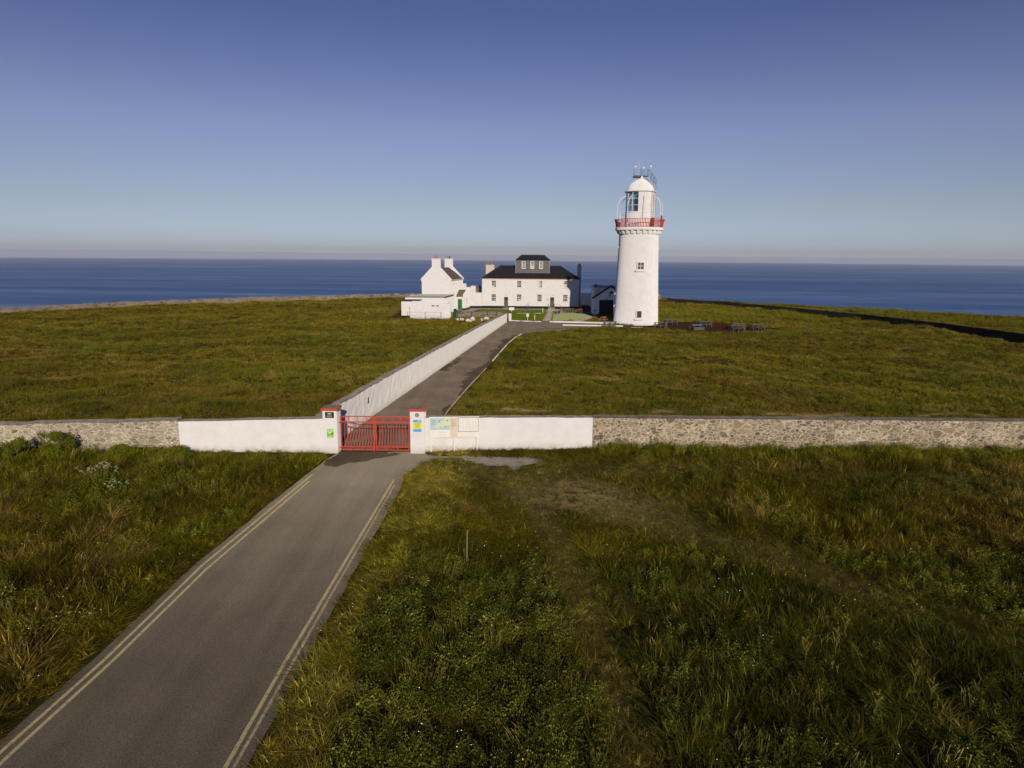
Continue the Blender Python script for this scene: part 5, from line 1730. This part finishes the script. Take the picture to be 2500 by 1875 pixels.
def parsley(loc, label, n=14, h=1.15, r=.7, s=.1):
    t = thing('cow_parsley', label, 'wild flower', loc, 0, 'cow parsley in the left rough grass')
    st = MB(); um = MB(); lf = MB()
    for k in range(n):
        a = random.random() * 6.28; rr = r * random.random() ** .5
        x, y = rr * math.cos(a), rr * math.sin(a); z = h * (.7 + .35 * random.random())
        st.tube([(x * .3, y * .3, 0), (x * .8, y * .8, z * .7), (x, y, z)], .012, 4)
        for q in range(22):
            a2 = random.random() * 6.28; r2 = s * random.random() ** .5
            um.box(x + r2 * math.cos(a2) - .010, x + r2 * math.cos(a2) + .010, y + r2 * math.sin(a2) - .010, y + r2 * math.sin(a2) + .010, z + .05 * (a2 - 3) * r2 / s, z + .05 * (a2 - 3) * r2 / s + .010 + .02 * (1 - r2 / s))
    leaf_cluster(lf, (0, 0, h * .3), r, h * .35, 260, .07)
    st.build('stalks', 'stalk', t); um.build('flower_heads', 'umbel', t); lf.build('leaves', 'leaf', t)


parsley((-19.6, 31.0, 0), 'largest clump of white cow parsley in the left rough grass', 16, 1.15, .85, .11)
parsley((-17.9, 29.9, 0), 'smaller clump of pale cow parsley right of the large clump', 8, .85, .6, .09)


def dock(loc, label, h=1.1, mat='dock'):
    t = thing('dock_plant', label, 'wild plant', loc, 0, 'tall seeding dock plants')
    mb = MB(); sp = MB()
    lean = random.uniform(-.08, .08)
    mb.tube([(0, 0, -.05), (lean, 0, h)], .014, 5, .006); mb.build('stalk', 'stalk', t)
    for k in range(5):
        z0 = h * (.45 + .1 * k); ln = h * (.42 - .06 * k); a = k * 2.4
        dx, dy = .13 * math.cos(a), .13 * math.sin(a)
        for q in range(26):
            u = q / 25
            p = (lean * z0 / h + dx * u, dy * u, z0 + ln * u * .9)
            leaf_cluster(sp, p, .018, .025, 2, .018, .6)
    sp.build('seed_head', mat, t)
    lf = MB(); leaf_cluster(lf, (0, 0, .14), .18, .15, 16, .09); lf.build('leaves', 'leaf', t)


DK = [((5.35, 37.9), 1.25, 'tall green dock standing at the left end of the right rubble wall'), ((8.2, 37.8), 1.15, 'dark dock clump against the right rubble wall'),
      ((8.75, 37.6), 1.05, 'yellow dock right beside the dark clump at the rubble wall'),
      ((9.0, 17.2), 1.1, 'tallest yellow dock spike in the lower right grass'), ((8.1, 17.0), .95, 'short dock spike left of the tallest one in the lower right grass'),
      ((10.3, 15.7), 1.1, 'dock spike right of centre in the lower right grass'), ((10.55, 15.4), .8, 'small dock spike beside the right of centre spike'),
      ((8.85, 14.8), .8, 'lone low dock spike near the bottom of the right grass'), ((9.75, 18.3), .85, 'thin dock spike behind the tallest one'),
      ((12.2, 13.9), .9, 'dock spike at the far lower right of the grass')]
for p, h, lb in DK:
    dock((p[0], p[1], float(gh(p[0], p[1]))), lb, h)


# ------------------------------------------------------------------ grass (instanced tufts)
def grass_mat(name, rough=0.75):
    m, n, l, b = new_mat(name)
    a = n.new('ShaderNodeAttribute'); a.attribute_type = 'INSTANCER'; a.attribute_name = 'tint'
    hv = n.new('ShaderNodeAttribute'); hv.attribute_name = 'bl'
    r = ramp(n, [(0.0, 0.42), (0.7, 1.0), (0.92, 1.7), (1.0, 3.0)]); l.new(hv.outputs['Fac'], r.inputs[0])
    b.inputs['Diffuse Roughness'].default_value = 0.45
    o = mixc(n, l, 1.0, a.outputs['Color'], r.outputs[0], 'MULTIPLY')
    l.new(o, b.inputs['Base Color'])
    b.inputs['Roughness'].default_value = rough
    b.inputs['Specular IOR Level'].default_value = 0.03
    return m


MG = grass_mat('grass_blade')


def proto(name, blades, col):
    """blades: list of (verts, faces, value)"""
    v = []; f = []; val = []
    for vs, fs, b_ in blades:
        o = len(v); v += vs; f += [tuple(i + o for i in q) for q in fs]; val += [b_] * len(vs)
    me = bpy.data.meshes.new(name); me.from_pydata(v, [], f); me.update()
    at = me.attributes.new('bl', 'FLOAT', 'POINT'); at.data.foreach_set('value', val)
    me.materials.append(MG)
    o = bpy.data.objects.new(name, me); col.objects.link(o)
    return o


def blade(x, y, h, w, a, bend, b_, head=False):
    dx, dy = math.cos(a), math.sin(a)
    px, py = -dy, dx
    vs = []
    for u, ww in ((0, 1), (.45, .8), (.8, .45)):
        k = bend * u * u; z = h * (u - .25 * bend * u * u)
        cx, cy = x + dx * k, y + dy * k
        vs += [(cx - px * w * ww / 2, cy - py * w * ww / 2, z), (cx + px * w * ww / 2, cy + py * w * ww / 2, z)]
    k = bend; vs.append((x + dx * k, y + dy * k, h * (1 - .25 * bend)))
    fs = [(0, 1, 3, 2), (2, 3, 5, 4), (4, 5, 6)]
    return (vs, fs, b_)


def tuft(name, col, n, R, w, bend, seed, hr=(.5, 1.0)):
    r = random.Random(seed); bl = []
    for k in range(n):
        a = r.random() * 6.283; d = R * r.random() ** .5
        a2 = a + r.gauss(0, 1.0)
        bl.append(blade(d * math.cos(a), d * math.sin(a), r.uniform(*hr), w * r.uniform(.7, 1.3), a2, bend * r.uniform(.2, 1.3), r.random()))
    return proto(name, bl, col)


def weed(name, col, stems, seed, R=.22, lw=.05, ll=.1):
    r = random.Random(seed); bl = []
    for s in range(stems):
        a = r.random() * 6.283; d = R * r.random() ** .5; h = r.uniform(.6, 1.0)
        x0, y0 = d * math.cos(a), d * math.sin(a)
        for k in range(11):
            u = .12 + .88 * k / 10
            aa = k * 2.4 + r.random(); L = ll * (1.25 - u * .8)
            dx, dy = math.cos(aa), math.sin(aa); z = h * u
            vs = [(x0, y0, z), (x0 + dx * L * .5 - dy * lw / 2, y0 + dy * L * .5 + dx * lw / 2, z + .05), (x0 + dx * L, y0 + dy * L, z + .01), (x0 + dx * L * .5 + dy * lw / 2, y0 + dy * L * .5 - dx * lw / 2, z + .05)]
            bl.append((vs, [(0, 1, 2, 3)], .3 + .7 * r.random()))
    return proto(name, bl, col)


def seedgrass(name, col, seed, n=9):
    r = random.Random(seed); bl = []
    for s in range(n):
        a = r.random() * 6.283; d = .2 * r.random() ** .5; h = r.uniform(.75, 1.0); b_ = .5 + .5 * r.random()
        x, y = d * math.cos(a), d * math.sin(a); k = r.uniform(.05, .25); a2 = r.random() * 6.28
        dx, dy = math.cos(a2) * k, math.sin(a2) * k
        w = .0045
        vs = [(x - w, y, 0), (x + w, y, 0), (x + dx * .6 + w, y + dy * .6, h * .8), (x + dx * .6 - w, y + dy * .6, h * .8),
              (x + dx * .75 + .011, y + dy * .75, h * .88), (x + dx * .75 - .011, y + dy * .75, h * .88), (x + dx, y + dy, h)]
        bl.append((vs, [(0, 1, 2, 3), (3, 2, 4, 5), (5, 4, 6)], b_))
    return proto(name, bl, col)


def scatter(name, pts, idx, scl, rot, tint, col, label_kind='stuff'):
    me = bpy.data.meshes.new(name)
    n = len(pts)
    me.vertices.add(n); me.vertices.foreach_set('co', np.asarray(pts, np.float32).ravel())
    def att(nm, ty, data, key):
        a = me.attributes.new(nm, ty, 'POINT'); a.data.foreach_set(key, np.asarray(data, np.float32 if ty != 'INT' else np.int32).ravel())
    att('idx', 'INT', idx, 'value'); att('scl', 'FLOAT_VECTOR', scl, 'vector'); att('rot', 'FLOAT_VECTOR', rot, 'vector')
    att('tint', 'FLOAT_COLOR', np.concatenate([tint, np.ones((n, 1))], 1), 'color')
    o = bpy.data.objects.new(name, me); COL.objects.link(o)
    g = bpy.data.node_groups.new(name + '_nodes', 'GeometryNodeTree')
    g.interface.new_socket('Geometry', in_out='INPUT', socket_type='NodeSocketGeometry')
    g.interface.new_socket('Geometry', in_out='OUTPUT', socket_type='NodeSocketGeometry')
    N, L = g.nodes, g.links
    gi = N.new('NodeGroupInput'); go = N.new('NodeGroupOutput')
    ip = N.new('GeometryNodeInstanceOnPoints'); ci = N.new('GeometryNodeCollectionInfo')
    ci.inputs['Collection'].default_value = col; ci.inputs['Separate Children'].default_value = True; ci.inputs['Reset Children'].default_value = True
    def na(nm, ty):
        a = N.new('GeometryNodeInputNamedAttribute'); a.data_type = ty; a.inputs['Name'].default_value = nm
        return [s for s in a.outputs if s.enabled][0]
    L.new(gi.outputs[0], ip.inputs['Points']); L.new(ci.outputs[0], ip.inputs['Instance'])
    ip.inputs['Pick Instance'].default_value = True
    L.new(na('idx', 'INT'), ip.inputs['Instance Index'])
    e2r = N.new('FunctionNodeEulerToRotation'); L.new(na('rot', 'FLOAT_VECTOR'), e2r.inputs[0]); L.new(e2r.outputs[0], ip.inputs['Rotation'])
    L.new(na('scl', 'FLOAT_VECTOR'), ip.inputs['Scale'])
    L.new(ip.outputs[0], go.inputs[0])
    md = o.modifiers.new('scatter', 'NODES'); md.node_group = g
    me.materials.append(MG)
    struct(o, 'stuff')
    return o


near = bpy.data.collections.new('near_plants')
# collection info orders children by name
tuft('a0_tuft', near, 46, .16, .014, .40, 1, (.35, 1.05)); tuft('a1_tuft', near, 46, .17, .013, .65, 2, (.35, 1.05)); tuft('a2_tuft', near, 40, .13, .016, .25, 3, (.4, 1.1))
weed('a3_weed', near, 10, 4, .22, .024, .11); weed('a4_weed', near, 7, 5, .16, .032, .15); seedgrass('a5_seed', near, 6)
far = bpy.data.collections.new('far_plants')
tuft('b0_tuft', far, 34, .34, .030, .45, 11); tuft('b1_tuft', far, 34, .36, .028, .7, 12); tuft('b2_tuft', far, 30, .3, .034, .3, 13)

C_GREEN = np.array((0.084, 0.086, 0.005)); C_DARK = np.array((0.044, 0.046, 0.005)); C_OLIVE = np.array((0.140, 0.113, 0.007))
C_STRAW = np.array((0.27, 0.19, 0.04)); C_BROWN = np.array((0.14, 0.085, 0.012)); C_BRIGHT = np.array((0.145, 0.145, 0.008))


def lerp(a, b, t):
    t = np.clip(t, 0, 1)[:, None]
    return a * (1 - t) + b * t


def fpoints(dens, x0, x1, y0, y1):
    n = int(dens * (x1 - x0) * (y1 - y0))
    return x0 + (x1 - x0) * RNG.random(n), y0 + (y1 - y0) * RNG.random(n)


def near_grass():
    x, y = fpoints(26, -37, 42, 8.5, 38.6)
    keep = (np.abs(x) < 0.86 * y + 3.5) & ~inpoly(x, y, OUT_ROAD) & ~inpoly(x, y, LANE)
    keep &= (dline(x, y, ROAD_L) > .12 + .15 * vnoise(x, y, .7)) & (dline(x, y, ROAD_R) > .08 + .12 * vnoise(x, y, .7))
    wl_ = np.interp(x, [-75, -45, -29.5, -18.75, -10.6, -5, 4.7, 30, 55], [36.0, 36.3, 36.9, 37.28, 37.1, 37.6, 38.6, 39, 39.4])
    keep &= (y < wl_ - .05) & ~((x > -10.8) & (x < -4.7) & (y > 36.95))
    keep &= ~(inpoly(x, y, GRAVEL) & (RNG.random(len(x)) > .06 + .5 * (1 - sstep(.0, .22, dline(x, y, GRAVEL + [GRAVEL[0]])))))
    x, y = x[keep], y[keep]
    n = len(x)
    left = x < -8
    sh = short_amt(x, y)
    # verge between road and bank
    verge = (~left) & (x < np.interp(y, [12, 16, 18, 21.5, 26, 33.5, 35.6], [-3.9, -4.0, -3.9, -3.6, -2.5, -1.7, -2.2]) + (vnoise(x, y, 1.1) - .5) * .8)
    rough = fbm(x, y, 3.2, 4); clump = fbm(x + 70, y, 1.1, 3); big = fbm(x - 40, y, 9, 3)
    h = np.where(left, .16 + .62 * np.clip((rough - .3) * 1.9, 0, 1) * (.5 + clump), .30 + .50 * np.clip((rough - .25) * 1.6, 0, 1) * (.5 + clump))
    # transition of the right area: shorter beyond y ~ 27, tall close to the camera
    mid = (~left) & (y > 22) & (x < 9)
    blk = (~left) & (y < 23.5) & (x < 3)
    h = np.where(blk, np.clip(h, .42, 1) * 1.1, h)
    h = np.where(mid, h * (1 - .55 * sstep(22, 26, y)), h)
    wallstrip = (x > 4.9) & (y > 36.2)
    h = np.where(wallstrip, .34 + .3 * clump, h)
    h = np.where((x > 4.9) & (y > 35.1) & ~wallstrip, .16 + .14 * clump, h)
    front = (x > -5) & (x < 4.9) & (y > 36.0)
    h = np.where(front, .08 + .12 * clump, h)
    h = np.where((~left) & (x < -1.0) & (y > 32.2), .10 + .05 * clump, h)
    h = np.where(verge, .07 + .09 * clump * (1 + 1.2 * (y < 17)), h)
    dl = dline(x, y, ROAD_L)
    h = np.where(left, h * (.25 + .75 * sstep(.2, 1.5, dl)), h)
    h = np.where(left & (x > -17.5) & (y > 35.2 - .35 * (x + 17.5) * (x > -17.5) * .25), .09 + .10 * clump, h)
    h = h * (1 - .86 * sh) + .05 * sh
    h = h * RNG.uniform(.75, 1.2, n)
    # thin out tall areas, keep short sward dense
    gap = fbm(x + 300, y - 200, .9, 3)
    keep = RNG.random(n) < np.where(h > .3, .78 * sstep(.30, .50, gap), 1.0)
    h = np.where(h > .3, h * (.72 + .62 * gap), h)
    worn = worn_amt(x, y)
    keep &= RNG.random(n) > worn * .72
    x, y, h, left, verge, rough, clump, big, sh, worn = [q[keep] for q in (x, y, h, left, verge, rough, clump, big, sh, worn)]
    n = len(x)
    r = RNG.random(n)
    wp = fbm(x + 11, y + 30, 2.6, 3)          # patches of broad-leaved weeds
    idx = np.where(r < .36, 0, np.where(r < .72, 1, 2))
    weedy = (h > .25) & (((wp > .50) & (RNG.random(n) < .42)) | ((~left) & (x < 3) & (y < 23) & (RNG.random(n) < .50)))
    idx = np.where(weedy, np.where(RNG.random(n) < .6, 3, 4), idx)
    idx = np.where((h > .28) & (RNG.random(n) < .028), 5, idx)
    pal = lerp(np.tile(C_OLIVE, (n, 1)), C_GREEN, (clump - .35) * 3)
    pal = lerp(pal, C_DARK, (big - .48) * 4 * (~verge))
    bz = fbm(x - 90, y + 15, 4.0, 3)
    pal = lerp(pal, C_BROWN * np.array((.95, 1.1, .9)), (bz - .56) * 5 * np.where(left | (y < 24) | (y > 26), 1, .6))
    st = fbm(x + 33, y - 60, 1.4, 3)
    pal = lerp(pal, C_STRAW, (st - .60) * 4.5)
    corner = np.exp(-(((x + 4.6) / 1.6) ** 2 + ((y - 14) / 2.2) ** 2))
    pal = lerp(pal, np.array((0.13, 0.075, 0.018)), corner * .75)
    pal = np.where((verge & (st > .5))[:, None], lerp(pal, C_STRAW, np.full(n, .25)), pal)
    pal = lerp(pal, np.array((0.115, .11, .022)), sh * .6)
    pal = lerp(pal, np.array((0.17, .14, .045)), worn * .6)
    pal = np.where(verge[:, None], lerp(pal, np.array((.15, .145, .016)), .25 + .9 * (clump - .3)) * 1.35, pal)
    pal = np.where((sh > .4)[:, None], pal * 1.1, pal)
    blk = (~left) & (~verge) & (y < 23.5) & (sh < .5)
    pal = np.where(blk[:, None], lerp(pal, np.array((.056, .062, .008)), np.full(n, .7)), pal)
    pal = np.where(verge[:, None], pal * 1.12, pal)
    ws = (x > 4.9) & (y > 35.1)
    pal = np.where((ws & (y > 36.2))[:, None], lerp(pal, C_BRIGHT * 1.1, np.full(n, .75)), pal)
    pal = np.where(((x < -9) & (y > 34.3) & left)[:, None], lerp(pal, C_BRIGHT * 1.1, np.full(n, .6)), pal)
    pal = np.where((idx == 5)[:, None], np.array((.12, .10, .022)), pal)
    pal = pal * .8
    pal = np.where(((idx == 3) | (idx == 4))[:, None], lerp(pal, np.array((.080, .092, .010)), np.full(n, .6)), pal)
    pal = pal * (np.clip(RNG.lognormal(0, .34, n), .4, 1.8) * (.42 + 1.2 * fbm(x - 15, y + 44, 2.0, 4)))[:, None]
    sx = np.where(h < .2, RNG.uniform(.8, 1.2, n), RNG.uniform(.9, 1.5, n))
    sx = np.where(sh > .45, sx * .62, sx)
    hh = np.where(idx == 5, h * 1.35, h)
    tilt = .22
    rot = np.stack([RNG.normal(0, tilt, n), RNG.normal(0, tilt, n), RNG.random(n) * 6.28], 1)
    pts = np.stack([x, y, gh(x, y) - .01], 1)
    scatter('grass', pts, idx, np.stack([sx, sx, hh], 1), rot, pal, near)
    print('near grass', n)


BLD = [[(-22.6, 121.2), (-11, 121.2), (-10.4, 148), (-22.6, 148)], [(-7, 147.5), (16, 147.5), (16, 158), (-7, 158)], [(15.3, 132.5), (22.5, 132.5), (22.5, 147), (15.3, 147)],
       [(-12.4, 144), (-6.5, 144), (-6.5, 158), (-12.4, 158)], [(14, 147.5), (21, 147.5), (21, 149), (14, 149)]]
TOWER = [(20.9 + 4.0 * math.cos(a * math.pi / 12), 116.15 + 4.0 * math.sin(a * math.pi / 12)) for a in range(24)]


def far_grass():
    X = []; Y = []; S = []
    for (y0, y1, dens, sc) in ((38.6, 52, 15.0, .48), (52, 70, 10.0, .62), (70, 100, 5.5, .85), (100, 135, 3.4, 1.1), (135, 192, 2.2, 1.35)):
        w = .86 * y1 + 4
        x, y = fpoints(dens, -w, w, y0, y1)
        X.append(x); Y.append(y); S.append(np.full(len(x), sc))
    x = np.concatenate(X); y = np.concatenate(Y); s = np.concatenate(S)
    keep = (np.abs(x) < 0.86 * y + 4)
    for P in (LANE, MULCH, L1, L2, GG, PATHG, PATHS, YARD, TOWER):
        keep &= ~inpoly(x, y, P)
    for P in BLD:
        keep &= ~inpoly(x, y, P)
    keep &= (dline(x, y, WALL_LINE) > .75) & (dline(x, y, DARKWALL) > .9) & (dline(x, y, LANE_R) > .28)
    wb = np.interp(x, [-75, -29.5, -18.75, -10.6, -5, 4.7, 30, 82], [36.7, 37.6, 37.95, 38.0, 38.3, 39.3, 39.7, 40.6])
    keep &= (y > wb) & (land_d(x, y) > 1.6) & (dline(x, y, CLIFFWALL) > .8) & (dline(x, y, FAR_R) > .8)
    x, y, s = x[keep], y[keep], s[keep]
    n = len(x)
    clump = fbm(x, y, 2.2, 4); big = fbm(x + 50, y, 14, 4); mid = fbm(x - 31, y + 8, 5, 3)
    h = .10 + .34 * np.clip((clump - .25) * 1.7, 0, 1) + .12 * (mid - .5)
    # mown strip beside the tables, lush behind the tower
    lush = (x > 24) & (y > 119) & (y < 150)
    h = np.where(lush, h * 1.5 + .1, h)
    h = np.clip(h * RNG.uniform(.8, 1.2, n), .07, .8)
    worn = worn_amt(x, y)
    bare = fbm(x + 200, y + 5, 3, 3)
    patch = np.exp(-(((x - 22) / 2.2) ** 2 + ((y - 48.8) / .7) ** 2)) + np.exp(-(((x - 35) / 3.2) ** 2 + ((y - 52.3) / .7) ** 2))
    kp = RNG.random(n) > np.clip(worn * .9, 0, .9)
    x, y, s, h, clump, big, mid, lush, patch, bare = [q[kp] for q in (x, y, s, h, clump, big, mid, lush, patch, bare)]
    n = len(x)
    pal = lerp(np.tile(C_OLIVE * 1.0, (n, 1)), C_GREEN * 1.15, (mid - .42) * 3)
    pal = lerp(pal, C_BROWN * 1.0, (big - .55) * 2.6)
    st = fbm(x + 33, y - 60, 2.4, 4)
    pal = lerp(pal, C_STRAW * .8, (st - .60) * 5 + patch * .6)
    pal = lerp(pal, C_DARK, (clump - .62) * 3)
    # the left field is browner, the band by the houses greener and brighter
    pal = lerp(pal, C_OLIVE * np.array((1.15, 1.1, 1.0)), sstep(85, 125, y) * .55)
    pal = np.where(lush[:, None], lerp(pal, C_BRIGHT, (1 - st) * .9), pal)
    tone = .42 + .55 * fbm(x + 5, y * 1.8 - 70, 5, 4, .6) + .72 * fbm(x * .6 + 90, y * 1.3, 13, 3)
    pal = pal * np.array((.97, 1.0, 1.0)) + np.array((0, 0, .004))
    pal = pal * (1.10 * tone * RNG.uniform(.78, 1.22, n))[:, None]
    idx = RNG.integers(0, 3, n)
    rot = np.stack([RNG.normal(.05, .22, n), RNG.normal(.1, .22, n), RNG.random(n) * 6.28], 1)
    scatter('grass', np.stack([x, y, gh(x, y) - .01], 1), idx, np.stack([s, s, h], 1), rot, pal, far)
    print('far grass', n)


def lawn_grass():
    X = []; Y = []; 
    for P in (L1, L2):
        a = np.array(P); x, y = fpoints(9, a[:, 0].min(), a[:, 0].max(), a[:, 1].min(), a[:, 1].max())
        k = inpoly(x, y, P); X.append(x[k]); Y.append(y[k])
    x = np.concatenate(X); y = np.concatenate(Y); n = len(x)
    pal = np.tile(np.array((.17, .25, .02)), (n, 1)) * RNG.uniform(.85, 1.15, n)[:, None]
    scatter('lawn', np.stack([x, y, np.full(n, .03)], 1), RNG.integers(0, 3, n), np.stack([np.full(n, 1.1), np.full(n, 1.1), np.full(n, .06)], 1),
            np.stack([np.zeros(n), np.zeros(n), RNG.random(n) * 6.28], 1), pal, far)


M['lawn'] = simple('mown_lawn', (0.12, 0.18, 0.015), 1.0, var=.25, scale=1.5)
sheet('lawn_ground', L1, .028, 'lawn'); sheet('lawn_ground', L2, .028, 'lawn')
near_grass()
far_grass()
lawn_grass()


# tiny wild flowers scattered in the rough grass
def flowers():
    colf = bpy.data.collections.new('flower_dots')
    r = random.Random(3); bl = []
    for k in range(5):
        a = k * 1.256
        bl.append(([(0, 0, 1.0), (.018 * math.cos(a), .018 * math.sin(a), 1.01), (.018 * math.cos(a + .9), .018 * math.sin(a + .9), 1.01)], [(0, 1, 2)], .8))
        bl.append(([(0, 0, 1.0), (.012 * math.cos(a), .012 * math.sin(a), 1.03), (.018 * math.cos(a + .9), .018 * math.sin(a + .9), 1.01)], [(0, 1, 2)], 1.))
    proto('c0_flower', bl, colf)
    x, y = fpoints(0.9, -33, 38, 12, 37)
    k = (np.abs(x) < .86 * y + 3) & ~inpoly(x, y, OUT_ROAD) & ~inpoly(x, y, GRAVEL) & (fbm(x, y, 2.5, 3) > .53) & (y < 36.6)
    x, y = x[k], y[k]; n = len(x)
    yel = RNG.random(n) < .35
    pal = np.where(yel[:, None], np.array((.55, .42, .02)), np.array((.5, .5, .44)))
    h = np.where(y < 24, .5, .25) * RNG.uniform(.7, 1.3, n)
    s = RNG.uniform(.4, 1.0, n)
    scatter('wild_flowers', np.stack([x, y, gh(x, y)], 1), np.zeros(n), np.stack([s, s, h], 1), np.zeros((n, 3)), pal, colf)


flowers()

# ------------------------------------------------------------------ haze
def haze():
    mb = MB(); mb.box(-39000, 39000, -39000, 39000, -330, 420)
    m = bpy.data.materials.new('sea_haze'); m.use_nodes = True
    n, l = m.node_tree.nodes, m.node_tree.links
    n.remove(n['Principled BSDF'])
    out = [q for q in n if q.type == 'OUTPUT_MATERIAL'][0]
    pv = n.new('ShaderNodeVolumePrincipled')
    pv.inputs['Color'].default_value = (0.84, 0.92, 1.0, 1)
    pv.inputs['Density'].default_value = 4.2e-5
    pv.inputs['Anisotropy'].default_value = 0.0
    l.new(pv.outputs[0], out.inputs['Volume'])
    o = mb.build('haze', m)
    struct(o, 'stuff')


haze()
print('scene built')
